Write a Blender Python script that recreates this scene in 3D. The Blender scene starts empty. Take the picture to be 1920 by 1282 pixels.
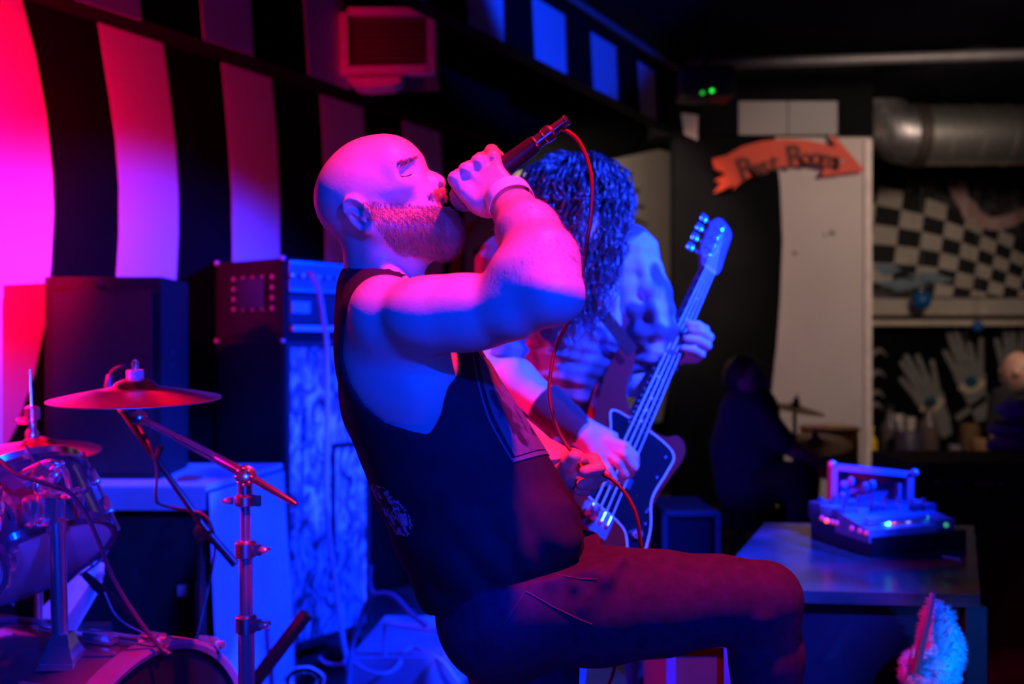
import bpy, bmesh, math, random
import numpy as np
from mathutils import Vector, Matrix

random.seed(7)
rng = np.random.default_rng(7)
SC = bpy.context.scene
COL = SC.collection
FPX, CX, CY, CAMZ = 1867.0, 960.0, 641.0, 1.32      # focal length and centre in photo pixels, eye height

# ------------------------------------------------------------------ camera, world, lights, exposure
cam_d = bpy.data.cameras.new('camera')
cam = bpy.data.objects.new('camera', cam_d)
COL.objects.link(cam)
cam.location = (0, 0, CAMZ)
cam.rotation_euler = (math.pi / 2, 0, 0)
cam_d.sensor_width = 36.0
cam_d.lens = 36.0 * FPX / 1920.0
cam_d.clip_start = 0.05
cam_d.dof.use_dof = True
cam_d.dof.focus_distance = 1.53
cam_d.dof.aperture_fstop = 2.7
SC.camera = cam

w = bpy.data.worlds.new('world')
SC.world = w
w.use_nodes = True
w.node_tree.nodes['Background'].inputs[0].default_value = (0.02, 0.02, 0.10, 1)
w.node_tree.nodes['Background'].inputs[1].default_value = 0.02

SC.view_settings.view_transform = 'Standard'
SC.view_settings.look = 'None'
SC.view_settings.gamma = 1.0
SC.view_settings.use_curve_mapping = False
SC.view_settings.exposure = 0.0


def lamp(name, kind, loc, target, color, watts, size=0.1, angle=60, blend=0.3):
    d = bpy.data.lights.new(name, kind)
    d.color = color
    d.energy = watts
    if kind == 'SPOT':
        d.spot_size = math.radians(angle)
        d.spot_blend = blend
        d.shadow_soft_size = size
    elif kind == 'POINT':
        d.shadow_soft_size = size
    else:
        d.shape = 'DISK'
        d.size = size
    o = bpy.data.objects.new(name, d)
    COL.objects.link(o)
    o.location = loc
    o.rotation_euler = (Vector(target) - Vector(loc)).to_track_quat('-Z', 'Y').to_euler()
    return o


# pink key from a can above right of the singer
lamp('pink_stage_spot', 'SPOT', (0.40, 1.13, 3.05), (0.05, 1.47, 1.20), (1.0, 0.014, 0.075), 560, 0.04, 37, 0.25)
# red lamps: low by the kit at the left, over the drums, and one grazing the striped wall
lamp('red_wash_spot', 'SPOT', (-2.15, 2.12, 1.70), (0.1, 2.40, 0.90), (1.0, 0.0, 0.05), 480, 0.06, 40, 0.3)
lamp('red_drum_spot', 'SPOT', (-1.75, 1.45, 1.9), (-0.85, 2.0, 0.85), (1.0, 0.0, 0.25), 32, 0.05, 52, 0.4)
lamp('red_low_spot', 'SPOT', (1.05, 0.15, 0.62), (0.34, 2.45, 1.12), (1.0, 0.0, 0.04), 24, 0.05, 24, 0.4)
lamp('red_wall_lamp', 'SPOT', (-1.72, 3.02, 1.88), (-2.22, 3.82, 1.83), (1.0, 0.0, 0.05), 100, 0.05, 156, 0.2)
# blue washes, with added fills for the table and plush toy
lamp('blue_front_spot', 'SPOT', (0.20, -1.30, 1.16), (-0.10, 1.50, 0.83), (0.0, 0.03, 1.0), 215, 0.06, 33, 0.12)
lamp('blue_side_spot', 'SPOT', (2.5, 2.85, 2.25), (-0.95, 3.7, 0.50), (0.0, 0.018, 1.0), 2800, 0.05, 50, 0.5)
lamp('blue_top_spot', 'SPOT', (1.7, 1.0, 3.05), (0.28, 2.55, 1.15), (0.01, 0.035, 1.0), 3200, 0.05, 36, 0.3)
lamp('blue_beam_spot', 'SPOT', (1.4, 2.9, 2.5), (0.35, 5.2, 3.45), (0.0, 0.03, 1.0), 480, 0.06, 40, 0.3)
lamp('added_table_fill', 'SPOT', (1.9, 1.2, 2.9), (1.22, 3.0, 0.8), (0.0, 0.02, 1.0), 70, 0.05, 22, 0.4)  # added fill to bring blue onto the table and pedal case
lamp('blue_drum_spot', 'SPOT', (0.95, -0.55, 2.2), (-0.88, 1.98, 0.88), (0.0, 0.02, 1.0), 650, 0.05, 26, 0.4)
lamp('added_plush_fill', 'SPOT', (2.1, 1.1, 1.15), (1.03, 2.4, 0.46), (0.0, 0.13, 1.0), 420, 0.05, 16, 0.3)  # added fill that brightens the plush toy alone
# house lamps at the back of the room, and an added duct fill
lamp('warm_house_lamp', 'SPOT', (3.0, 4.2, 3.0), (2.3, 8.6, 1.4), (1.0, 0.76, 0.62), 165, 0.25, 70, 0.6)
lamp('added_duct_fill', 'SPOT', (3.1, 6.6, 3.15), (3.5, 8.2, 3.05), (1.0, 0.85, 0.7), 10, 0.1, 100, 0.6)  # added fill to raise the highlight on the silver duct
lamp('warm_mural_lamp', 'SPOT', (0.30, 5.65, 2.62), (0.95, 8.0, 1.7), (1.0, 0.76, 0.6), 190, 0.10, 66, 0.3)


# ------------------------------------------------------------------ helpers
def P(px, py, y):
    """the point at depth y (metres from the eye) seen at photo pixel px, py"""
    return Vector(((px - CX) / FPX * y, y, CAMZ - (py - CY) / FPX * y))


ORG = {}                                           # world origin of every object we make


def tag(o, label=None, cat=None, group=None, kind=None):
    if label: o['label'] = label
    if cat: o['category'] = cat
    if group: o['group'] = group
    if kind: o['kind'] = kind
    return o


def thing(name, label, cat, loc=(0, 0, 0), group=None):
    o = bpy.data.objects.new(name, None)
    o.empty_display_size = 0.1
    COL.objects.link(o)
    o.location = loc
    ORG[o.name] = Vector(loc)
    return tag(o, label, cat, group)


def link(name, me, parent=None, mat=None, origin=None, smooth=False):
    """link mesh data that is written in world coordinates"""
    o = bpy.data.objects.new(name, me)
    COL.objects.link(o)
    if parent is not None:
        po = ORG[parent.name]
        me.transform(Matrix.Translation(-po))
        o.parent = parent
        ORG[o.name] = po
    else:
        if origin is None:
            co = np.empty(len(me.vertices) * 3, dtype=np.float32)
            me.vertices.foreach_get('co', co)
            co = co.reshape(-1, 3)
            lo, hi = co.min(0), co.max(0)
            origin = Vector(((lo[0] + hi[0]) / 2, (lo[1] + hi[1]) / 2, lo[2]))
        origin = Vector([float(c) for c in origin])
        me.transform(Matrix.Translation(-origin))
        o.location = origin
        ORG[o.name] = origin
    if mat is not None:
        for m in (mat if isinstance(mat, (list, tuple)) else [mat]):
            me.materials.append(m)
    if smooth:
        me.polygons.foreach_set('use_smooth', [True] * len(me.polygons))
    return o


def obj(name, bm, mat, parent=None, smooth=True, origin=None, bevel=0.0, angle=40):
    if bevel:
        es = [e for e in bm.edges if len(e.link_faces) == 2 and e.calc_face_angle(0) > math.radians(50)]
        bmesh.ops.bevel(bm, geom=es, offset=bevel, segments=2, affect='EDGES', profile=0.5, clamp_overlap=True)
    bmesh.ops.recalc_face_normals(bm, faces=bm.faces)
    if smooth:
        for f in bm.faces: f.smooth = True
        for e in bm.edges:
            if len(e.link_faces) == 2 and e.calc_face_angle(0) > math.radians(angle): e.smooth = False
    me = bpy.data.meshes.new(name)
    bm.to_mesh(me)
    bm.free()
    return link(name, me, parent, mat, origin)


def struct(name, bm, mat, parent=None, smooth=False):
    o = obj(name, bm, mat, parent, smooth)
    if parent is None: o['kind'] = 'structure'
    return o


def B(): return bmesh.new()


def box(bm, c, s, R=None):
    """box, centre c, full sizes s, R a 3x3 rotation"""
    M = Matrix.Translation(Vector(c))
    if R is not None: M = M @ R.to_4x4()
    M = M @ Matrix.Diagonal((s[0], s[1], s[2], 1))
    bmesh.ops.create_cube(bm, size=1, matrix=M)
    return bm


def axes_from(n, up=(0, 0, 1)):
    """3x3 with columns x, y, z where z = n"""
    z = Vector(n).normalized()
    u = Vector(up)
    if abs(z.dot(u.normalized())) > 0.98: u = Vector((1, 0, 0.01))
    x = u.cross(z).normalized()
    y = z.cross(x)
    return Matrix((x, y, z)).transposed()


def lathe(bm, prof, base, axis=(0, 0, 1), n=32, cap=True):
    """revolve [(radius, height)...] about axis at base"""
    R = axes_from(axis)
    base = Vector(base)
    rings = []
    for r, h in prof:
        if r < 1e-6:
            rings.append([bm.verts.new(base + R @ Vector((0, 0, h)))])
        else:
            rings.append([bm.verts.new(base + R @ Vector((r * math.cos(2 * math.pi * i / n), r * math.sin(2 * math.pi * i / n), h))) for i in range(n)])
    for a, b in zip(rings, rings[1:]):
        for i in range(n):
            j = (i + 1) % n
            if len(a) == 1 and len(b) == 1: break
            if len(a) == 1: bm.faces.new((a[0], b[i], b[j]))
            elif len(b) == 1: bm.faces.new((a[i], a[j], b[0]))
            else: bm.faces.new((a[i], a[j], b[j], b[i]))
    if cap:
        for r in (rings[0], rings[-1]):
            if len(r) > 2: bm.faces.new(r)
    return bm


def spline(pts, k=8):
    pts = [Vector(p) for p in pts]
    if len(pts) < 3: return pts
    out = []
    q = [pts[0] * 2 - pts[1]] + pts + [pts[-1] * 2 - pts[-2]]
    for i in range(1, len(q) - 2):
        a, b, c, d = q[i - 1:i + 3]
        for j in range(k):
            t = j / k
            out.append(0.5 * (2 * b + (c - a) * t + (2 * a - 5 * b + 4 * c - d) * t * t + (3 * b - a - 3 * c + d) * t ** 3))
    out.append(pts[-1])
    return out


def tube(bm, pts, r, n=8, cap=True):
    """tube along points, r a number or one radius per point"""
    pts = [Vector(p) for p in pts]
    rs = r if isinstance(r, (list, tuple)) else [r] * len(pts)
    rings = []
    prev = None
    for i, p in enumerate(pts):
        t = (pts[min(i + 1, len(pts) - 1)] - pts[max(i - 1, 0)]).normalized()
        if prev is None:
            prev = Vector((0, 0, 1)) if abs(t.z) < 0.9 else Vector((1, 0, 0))
        x = (prev - t * prev.dot(t)).normalized()
        y = t.cross(x)
        prev = x
        rings.append([bm.verts.new(p + (x * math.cos(2 * math.pi * k / n) + y * math.sin(2 * math.pi * k / n)) * rs[i]) for k in range(n)])
    for a, b in zip(rings, rings[1:]):
        for k in range(n):
            j = (k + 1) % n
            bm.faces.new((a[k], a[j], b[j], b[k]))
    if cap:
        bm.faces.new(rings[0])
        bm.faces.new(rings[-1])
    return bm


def prism(bm, pts, off):
    """closed prism: polygon of world points, extruded by the vector off"""
    a = [bm.verts.new(Vector(p)) for p in pts]
    b = [bm.verts.new(Vector(p) + Vector(off)) for p in pts]
    bm.faces.new(a)
    bm.faces.new(b)
    n = len(a)
    for i in range(n):
        j = (i + 1) % n
        bm.faces.new((a[i], a[j], b[j], b[i]))
    return bm


def ball(bm, c, r, n=12, s=(1, 1, 1)):
    bmesh.ops.create_uvsphere(bm, u_segments=n, v_segments=max(6, n // 2 + 2), radius=r, matrix=Matrix.Translation(Vector(c)) @ Matrix.Diagonal((*s, 1)))
    return bm


# ------------------------------------------------------------------ materials
MATS = {}


def mat(name, col, rough=0.6, metal=0.0, vary=0.12, scale=12.0, bump=0.0, bscale=None, emit=0.0, attr=None, coat=0.0, spec=None, sheen=0.0):
    if name in MATS: return MATS[name]
    m = bpy.data.materials.new(name)
    m.use_nodes = True
    nt = m.node_tree
    b = nt.nodes['Principled BSDF']
    tc = nt.nodes.new('ShaderNodeTexCoord')
    nz = nt.nodes.new('ShaderNodeTexNoise')
    nz.inputs['Scale'].default_value = scale
    nz.inputs['Detail'].default_value = 5
    nt.links.new(tc.outputs['Object'], nz.inputs['Vector'])
    mp = nt.nodes.new('ShaderNodeMapRange')
    mp.inputs[1].default_value = 0.3
    mp.inputs[2].default_value = 0.7
    mp.inputs[3].default_value = 1 - vary
    mp.inputs[4].default_value = 1 + vary
    nt.links.new(nz.outputs['Fac'], mp.inputs[0])
    mx = nt.nodes.new('ShaderNodeMix')
    mx.data_type = 'RGBA'
    mx.blend_type = 'MULTIPLY'
    mx.inputs[0].default_value = 1
    if attr:
        at = nt.nodes.new('ShaderNodeAttribute')
        at.attribute_name = attr
        nt.links.new(at.outputs['Color'], mx.inputs[6])
    else:
        mx.inputs[6].default_value = (*col, 1)
    nt.links.new(mp.outputs[0], mx.inputs[7])
    nt.links.new(mx.outputs[2], b.inputs['Base Color'])
    b.inputs['Roughness'].default_value = rough
    b.inputs['Metallic'].default_value = metal
    if coat:
        b.inputs['Coat Weight'].default_value = coat
        b.inputs['Coat Roughness'].default_value = 0.08
    if spec is not None: b.inputs['Specular IOR Level'].default_value = spec
    if sheen:
        b.inputs['Sheen Weight'].default_value = sheen
        b.inputs['Sheen Roughness'].default_value = 0.4
    if bump:
        n2 = nt.nodes.new('ShaderNodeTexNoise')
        n2.inputs['Scale'].default_value = bscale or scale * 8
        n2.inputs['Detail'].default_value = 3
        nt.links.new(tc.outputs['Object'], n2.inputs['Vector'])
        bp = nt.nodes.new('ShaderNodeBump')
        bp.inputs['Strength'].default_value = bump
        bp.inputs['Distance'].default_value = 0.004
        nt.links.new(n2.outputs['Fac'], bp.inputs['Height'])
        nt.links.new(bp.outputs['Normal'], b.inputs['Normal'])
    if emit:
        b.inputs['Emission Color'].default_value = (*col, 1)
        b.inputs['Emission Strength'].default_value = emit
    MATS[name] = m
    return m


def ramp_mat(name, stops, scale=30, detail=6, rough=0.8, stretch=(1, 1, 1), distort=0.0, bump=0.3, kind='noise'):
    """noise driven colour ramp on a real surface"""
    if name in MATS: return MATS[name]
    m = bpy.data.materials.new(name)
    m.use_nodes = True
    nt = m.node_tree
    b = nt.nodes['Principled BSDF']
    tc = nt.nodes.new('ShaderNodeTexCoord')
    mp = nt.nodes.new('ShaderNodeMapping')
    mp.inputs['Scale'].default_value = stretch
    nt.links.new(tc.outputs['Object'], mp.inputs['Vector'])
    if kind == 'noise':
        nz = nt.nodes.new('ShaderNodeTexNoise')
        nz.inputs['Detail'].default_value = detail
        nz.inputs['Distortion'].default_value = distort
        out = nz.outputs['Fac']
    elif kind == 'voronoi':
        nz = nt.nodes.new('ShaderNodeTexVoronoi')
        out = nz.outputs['Distance']
    else:
        nz = nt.nodes.new('ShaderNodeTexWave')
        nz.inputs['Distortion'].default_value = distort
        nz.inputs['Detail'].default_value = detail
        out = nz.outputs['Fac']
    nz.inputs['Scale'].default_value = scale
    nt.links.new(mp.outputs[0], nz.inputs['Vector'])
    cr = nt.nodes.new('ShaderNodeValToRGB')
    el = cr.color_ramp.elements
    while len(el) < len(stops): el.new(0.5)
    for e, (p, c) in zip(el, stops):
        e.position = p
        e.color = (*c, 1)
    nt.links.new(out, cr.inputs[0])
    nt.links.new(cr.outputs[0], b.inputs['Base Color'])
    b.inputs['Roughness'].default_value = rough
    if bump:
        bp = nt.nodes.new('ShaderNodeBump')
        bp.inputs['Strength'].default_value = bump
        bp.inputs['Distance'].default_value = 0.004
        nt.links.new(out, bp.inputs['Height'])
        nt.links.new(bp.outputs['Normal'], b.inputs['Normal'])
    MATS[name] = m
    return m


M_CHROME = mat('chrome', (0.87, 0.87, 0.89), 0.2, 0.9, 0.05)
M_STEEL = mat('brushed_steel', (0.55, 0.55, 0.58), 0.32, 1.0, 0.1, 40)
M_BLACKM = mat('black_metal', (0.03, 0.03, 0.035), 0.35, 0.6, 0.1)
M_BLACKP = mat('black_plastic', (0.018, 0.018, 0.02), 0.4, 0, 0.15)
M_RUBBER = mat('black_rubber', (0.02, 0.02, 0.02), 0.7, 0, 0.15)
M_VINYL = mat('black_vinyl', (0.012, 0.012, 0.014), 0.75, 0, 0.3, 60, 0.5, 400, spec=0.25)
M_WHITEPAINT = mat('white_wall_paint', (0.72, 0.68, 0.64), 0.8, 0, 0.05, 3, 0.15, 60)
M_BLACKPAINT = mat('black_wall_paint', (0.006, 0.006, 0.007), 0.85, 0, 0.2, 4, 0.1, 60, spec=0.03)
M_CEIL = mat('dark_ceiling_paint', (0.010, 0.010, 0.014), 0.9, 0, 0.3, 3, spec=0.05)
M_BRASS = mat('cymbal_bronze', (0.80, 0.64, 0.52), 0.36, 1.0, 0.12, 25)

_nt = M_BRASS.node_tree
_tg = _nt.nodes.new('ShaderNodeTangent'); _tg.direction_type = 'RADIAL'; _tg.axis = 'Z'
_nt.links.new(_tg.outputs[0], _nt.nodes['Principled BSDF'].inputs['Tangent'])
_nt.nodes['Principled BSDF'].inputs['Anisotropic'].default_value = 0.75
# ------------------------------------------------------------------ smooth-union bodies (signed distance field -> one continuous mesh)
def v3(p): return np.array([float(c) for c in p], dtype=np.float32)


class Field:
    def __init__(s, lo, hi, h):
        s.lo, s.h = v3(lo), h
        n = [int(math.ceil((float(b) - float(a)) / h)) + 1 for a, b in zip(lo, hi)]
        s.ax = [s.lo[i] + np.arange(n[i], dtype=np.float32) * h for i in range(3)]
        s.F = np.full(n, 1.0, dtype=np.float32)

    def win(s, lo, hi):
        sl = []
        for i in range(3):
            a = max(0, int((lo[i] - s.lo[i]) / s.h))
            b = min(len(s.ax[i]), int((hi[i] - s.lo[i]) / s.h) + 2)
            if b <= a: return None
            sl.append(slice(a, b))
        return tuple(sl)

    def grid(s, sl):
        return s.ax[0][sl[0]][:, None, None], s.ax[1][sl[1]][None, :, None], s.ax[2][sl[2]][None, None, :]

    def put(s, sl, d, k, op):
        A = s.F[sl]
        if op == 'sub':
            d = -d
            h = np.maximum(k - np.abs(A - d), 0) / k if k > 0 else 0
            s.F[sl] = np.maximum(A, d) + h * h * k * 0.25
        elif op == 'int':
            h = np.maximum(k - np.abs(A - d), 0) / k if k > 0 else 0
            s.F[sl] = np.maximum(A, d) + h * h * k * 0.25
        else:
            h = np.maximum(k - np.abs(A - d), 0) / k if k > 0 else 0
            s.F[sl] = np.minimum(A, d) - h * h * k * 0.25

    def limb(s, a, b, ra, rb, k=0.02, up=None, op='add'):
        """tapered capsule; radii numbers, or (along up, across) pairs"""
        a, b = v3(a), v3(b)
        pr = lambda r: (r, r) if np.isscalar(r) else r
        (a1, a2), (b1, b2) = pr(ra), pr(rb)
        rm = max(a1, a2, b1, b2) + k + 3 * s.h
        sl = s.win(np.minimum(a, b) - rm, np.maximum(a, b) + rm)
        if sl is None: return s
        X, Y, Z = s.grid(sl)
        ab = b - a
        L2 = float(ab @ ab) + 1e-12
        px, py, pz = X - a[0], Y - a[1], Z - a[2]
        t = np.clip((px * ab[0] + py * ab[1] + pz * ab[2]) / L2, 0, 1)
        qx, qy, qz = px - t * ab[0], py - t * ab[1], pz - t * ab[2]
        if np.isscalar(ra) and np.isscalar(rb):
            d = np.sqrt(qx * qx + qy * qy + qz * qz) - (a1 + (b1 - a1) * t)
        else:
            n = ab / math.sqrt(L2)
            u = v3(up)
            u = u - n * float(u @ n)
            u /= np.linalg.norm(u)
            w_ = np.cross(n, u)
            r1, r2 = a1 + (b1 - a1) * t, a2 + (b2 - a2) * t
            du = qx * u[0] + qy * u[1] + qz * u[2]
            dw = qx * w_[0] + qy * w_[1] + qz * w_[2]
            dn = qx * n[0] + qy * n[1] + qz * n[2]
            rn = np.minimum(r1, r2)
            k0 = np.sqrt((du / r1) ** 2 + (dw / r2) ** 2 + (dn / rn) ** 2)
            k1 = np.sqrt((du / r1 ** 2) ** 2 + (dw / r2 ** 2) ** 2 + (dn / rn ** 2) ** 2) + 1e-6
            d = k0 * (k0 - 1) / k1
        s.put(sl, d.astype(np.float32), k, op)
        return s

    def chain(s, pts, k=0.02, up=None, op='add'):
        for (p, r), (q, t) in zip(pts, pts[1:]): s.limb(p, q, r, t, k, up, op)
        return s

    def ell(s, c, r, k=0.02, R=None, op='add'):
        """ellipsoid, R 3x3 whose columns are its axes"""
        c = v3(c)
        r = (r, r, r) if np.isscalar(r) else r
        rm = max(r) + k + 3 * s.h
        sl = s.win(c - rm, c + rm)
        if sl is None: return s
        X, Y, Z = s.grid(sl)
        px, py, pz = X - c[0], Y - c[1], Z - c[2]
        A = np.eye(3) if R is None else np.array(R)
        q = [px * A[0, i] + py * A[1, i] + pz * A[2, i] for i in range(3)]
        k0 = np.sqrt(sum((q[i] / r[i]) ** 2 for i in range(3)))
        k1 = np.sqrt(sum((q[i] / r[i] ** 2) ** 2 for i in range(3))) + 1e-6
        s.put(sl, (k0 * (k0 - 1) / k1).astype(np.float32), k, op)
        return s

    def plane(s, p, n, k=0.0, op='int'):
        """keep the side the normal points away from"""
        p, n = v3(p), v3(n)
        n = n / np.linalg.norm(n)
        sl = tuple(slice(0, len(a)) for a in s.ax)
        X, Y, Z = s.grid(sl)
        s.put(sl, ((X - p[0]) * n[0] + (Y - p[1]) * n[1] + (Z - p[2]) * n[2]).astype(np.float32), k, op)
        return s

    def polyXZ(s, pts, y0, y1, k=0.006, op='sub'):
        """polygon in the xz plane extruded from y0 to y1"""
        q = np.array([[float(p[0]), float(p[2])] for p in pts], dtype=np.float32)
        lo = [q[:, 0].min() - .03, y0 - .03, q[:, 1].min() - .03]
        hi = [q[:, 0].max() + .03, y1 + .03, q[:, 1].max() + .03]
        sl = s.win(lo, hi)
        X, Y, Z = s.grid(sl)
        x, z = X[:, 0, :], Z[0, :, :]
        d2 = np.full((x.shape[0], z.shape[1]), 1e9, dtype=np.float32)
        ins = np.zeros(d2.shape, dtype=bool)
        n = len(q)
        for i in range(n):
            a, b = q[i], q[(i + 1) % n]
            e = b - a
            t = np.clip(((x - a[0]) * e[0] + (z - a[1]) * e[1]) / (float(e @ e) + 1e-12), 0, 1)
            d2 = np.minimum(d2, (x - a[0] - t * e[0]) ** 2 + (z - a[1] - t * e[1]) ** 2)
            c = (a[1] > z) != (b[1] > z)
            with np.errstate(divide='ignore', invalid='ignore'):
                xi = a[0] + (z - a[1]) * e[0] / (e[1] if abs(e[1]) > 1e-9 else 1e-9)
            ins ^= (c & (x < xi))
        d = np.sqrt(d2)
        d = np.where(ins, -d, d)[:, None, :]
        dy = np.maximum(y0 - Y, Y - y1)
        s.put(sl, np.maximum(d, dy).astype(np.float32), k, op)
        return s

    def warp(s, fn):
        """add a displacement fn(X, Y, Z) to the whole field"""
        sl = tuple(slice(0, len(a)) for a in s.ax)
        X, Y, Z = s.grid(sl)
        s.F += fn(X, Y, Z).astype(np.float32)
        return s

    def mesh(s):
        """naive surface nets -> verts, quads"""
        F = s.F
        S = F < 0
        nx, ny, nz = F.shape
        cnt = np.zeros((nx - 1, ny - 1, nz - 1), dtype=np.int8)
        for i in (0, 1):
            for j in (0, 1):
                for k in (0, 1):
                    cnt += S[i:nx - 1 + i, j:ny - 1 + j, k:nz - 1 + k]
        ci, cj, ck = np.nonzero((cnt > 0) & (cnt < 8))
        idx = np.full(cnt.shape, -1, dtype=np.int32)
        idx[ci, cj, ck] = np.arange(len(ci))
        acc = np.zeros((len(ci), 3))
        num = np.zeros(len(ci))
        co = [(i, j, k) for i in (0, 1) for j in (0, 1) for k in (0, 1)]
        val = {c: F[ci + c[0], cj + c[1], ck + c[2]].astype(np.float64) for c in co}
        for c in co:
            for ax in range(3):
                if c[ax]: continue
                d = list(c)
                d[ax] = 1
                a, b = val[c], val[tuple(d)]
                m = (a < 0) != (b < 0)
                t = np.where(m, a / np.where(m, a - b, 1), 0)
                for q in range(3):
                    acc[:, q] += np.where(m, c[q] + (t if q == ax else 0), 0)
                num += m
        acc /= num[:, None]
        V = (np.stack([ci, cj, ck], 1) + acc) * s.h + s.lo
        Q = []
        for ax in range(3):
            a, b = [slice(None)] * 3, [slice(None)] * 3
            a[ax], b[ax] = slice(0, -1), slice(1, None)
            sa, sb = S[tuple(a)], S[tuple(b)]
            e = np.stack(np.nonzero(sa != sb), 1)
            o1, o2 = (ax + 1) % 3, (ax + 2) % 3
            e = e[(e[:, o1] > 0) & (e[:, o2] > 0)]
            lim = [nx - 1, ny - 1, nz - 1]
            e = e[(e[:, o1] < lim[o1]) & (e[:, o2] < lim[o2])]
            fl = sa[tuple(e.T)]

            def cell(d1, d2):
                f = e.copy()
                f[:, o1] -= d1
                f[:, o2] -= d2
                return idx[f[:, 0], f[:, 1], f[:, 2]]
            q = np.stack([cell(1, 1), cell(0, 1), cell(0, 0), cell(1, 0)], 1)
            q[~fl] = q[~fl][:, ::-1]
            Q.append(q)
        return V, np.concatenate(Q)


def smooth_verts(V, Q, it=2, f=0.5):
    e = np.concatenate([Q[:, [0, 1]], Q[:, [1, 2]], Q[:, [2, 3]], Q[:, [3, 0]]])
    for _ in range(it):
        acc = np.zeros_like(V)
        n = np.zeros(len(V))
        for a, b in ((0, 1), (1, 0)):
            for q in range(3): acc[:, q] += np.bincount(e[:, a], V[e[:, b], q], len(V))
            n += np.bincount(e[:, a], minlength=len(V))
        V = V * (1 - f) + f * acc / np.maximum(n, 1)[:, None]
    return V


def vnormals(V, Q):
    n = np.cross(V[Q[:, 2]] - V[Q[:, 0]], V[Q[:, 3]] - V[Q[:, 1]])
    N = np.zeros_like(V)
    for i in range(4):
        for q in range(3): N[:, q] += np.bincount(Q[:, i], n[:, q], len(V))
    return N / (np.linalg.norm(N, axis=1)[:, None] + 1e-12)


def np_mesh(name, V, Q, mat_, parent=None, col=None, origin=None, fmat=None):
    me = bpy.data.meshes.new(name)
    V = np.asarray(V, dtype=np.float32)
    Q = np.asarray(Q, dtype=np.int32)
    n = Q.shape[1]
    me.vertices.add(len(V))
    me.vertices.foreach_set('co', V.ravel())
    me.loops.add(Q.size)
    me.loops.foreach_set('vertex_index', Q.ravel())
    me.polygons.add(len(Q))
    me.polygons.foreach_set('loop_start', np.arange(0, Q.size, n, dtype=np.int32))
    me.polygons.foreach_set('loop_total', np.full(len(Q), n, dtype=np.int32))
    me.polygons.foreach_set('use_smooth', np.ones(len(Q), dtype=bool))
    if fmat is not None: me.polygons.foreach_set('material_index', np.asarray(fmat, dtype=np.int32))
    me.update(calc_edges=True)
    if col is not None:
        a = me.attributes.new('Col', 'FLOAT_COLOR', 'POINT')
        c = np.ones((len(V), 4), dtype=np.float32)
        c[:, :3] = col
        a.data.foreach_set('color', c.ravel())
    me.validate()
    return link(name, me, parent, mat_, origin)


def strands(name, roots, dirs, length, r, droop, mat_, parent, jitter=0.35, segs=2):
    """short tapered hairs: a three-sided spike each, bent by droop"""
    n = len(roots)
    d = dirs + rng.normal(0, jitter, dirs.shape)
    d /= np.linalg.norm(d, axis=1)[:, None]
    L = (length * rng.uniform(0.5, 1.2, n))[:, None]
    t = np.cross(d, np.array([0.3, 0.8, 0.5]))
    t /= np.linalg.norm(t, axis=1)[:, None] + 1e-9
    b = np.cross(d, t)
    ang = [0, 2 * math.pi / 3, 4 * math.pi / 3]
    rings = []
    for s_ in range(segs):
        f = s_ / segs
        c = roots + d * L * f + np.asarray(droop) * L * f * f
        rings.append([c + (t * math.cos(a) + b * math.sin(a)) * r * (1 - 0.5 * f) for a in ang])
    tip = roots + d * L + np.asarray(droop) * L
    V = np.concatenate([x for rg in rings for x in rg] + [tip])
    T = []
    ar = np.arange(n)
    for s_ in range(segs - 1):
        for k in range(3):
            j = (k + 1) % 3
            p, q = (s_ * 3 + k) * n + ar, (s_ * 3 + j) * n + ar
            p2, q2 = p + 3 * n, q + 3 * n
            T += [np.stack([p, q, q2], 1), np.stack([p, q2, p2], 1)]
    for k in range(3):
        j = (k + 1) % 3
        T.append(np.stack([((segs - 1) * 3 + k) * n + ar, ((segs - 1) * 3 + j) * n + ar, segs * 3 * n + ar], 1))
    return np_mesh(name, V, np.concatenate(T), mat_, parent)
# ------------------------------------------------------------------ the room
SL = 0.58                                          # the striped wall runs away to the right at this slope
def on_wall(px, py, a):
    """photo pixel to the vertical plane x = a + SL * y"""
    y = -a / (SL - (px - CX) / FPX)
    return P(px, py, y)


WN = Vector((1, -SL, 0)).normalized()              # out of the striped wall into the room
WT = Vector((SL, 1, 0)).normalized()


def wall_strip(name, a, z0, z1, y0, y1, thick, m):
    bm = B()
    p = [Vector((a + SL * y, y, z)) for y, z in ((y0, z0), (y1, z0), (y1, z1), (y0, z1))]
    prism(bm, p, -WN * thick)
    return struct(name, bm, m)


def wall_poly(bm, pts, a, thick=0.002):
    prism(bm, [on_wall(x, y, a) for x, y in pts], WN * thick)


bm = B(); box(bm, (0.5, 3.2, -0.05), (13, 13.5, 0.1))
struct('floor', bm, ramp_mat('stage_floor', [(0.3, (0.02, 0.02, 0.024)), (0.7, (0.06, 0.06, 0.066))], 7, 8, 0.45, bump=0.15))
bm = B(); box(bm, (0.5, 3.2, 3.35), (13, 13.5, 0.1))
struct('ceiling', bm, M_CEIL)
WA = -3.70
wl = wall_strip('wall_left', WA, 0, 3.3, -0.4, 9.4, 0.12, M_BLACKPAINT)
bm = B(); box(bm, (3.0, 9.4, 1.65), (9, 0.12, 3.3)); wb = struct('wall_back', bm, M_BLACKPAINT)
bm = B(); box(bm, (6.9, 3.2, 1.65), (0.12, 13, 3.3)); struct('wall_right', bm, M_BLACKPAINT)
bm = B(); box(bm, (0.5, -3.4, 1.65), (13, 0.12, 3.3)); struct('wall_front', bm, M_BLACKPAINT)

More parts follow.
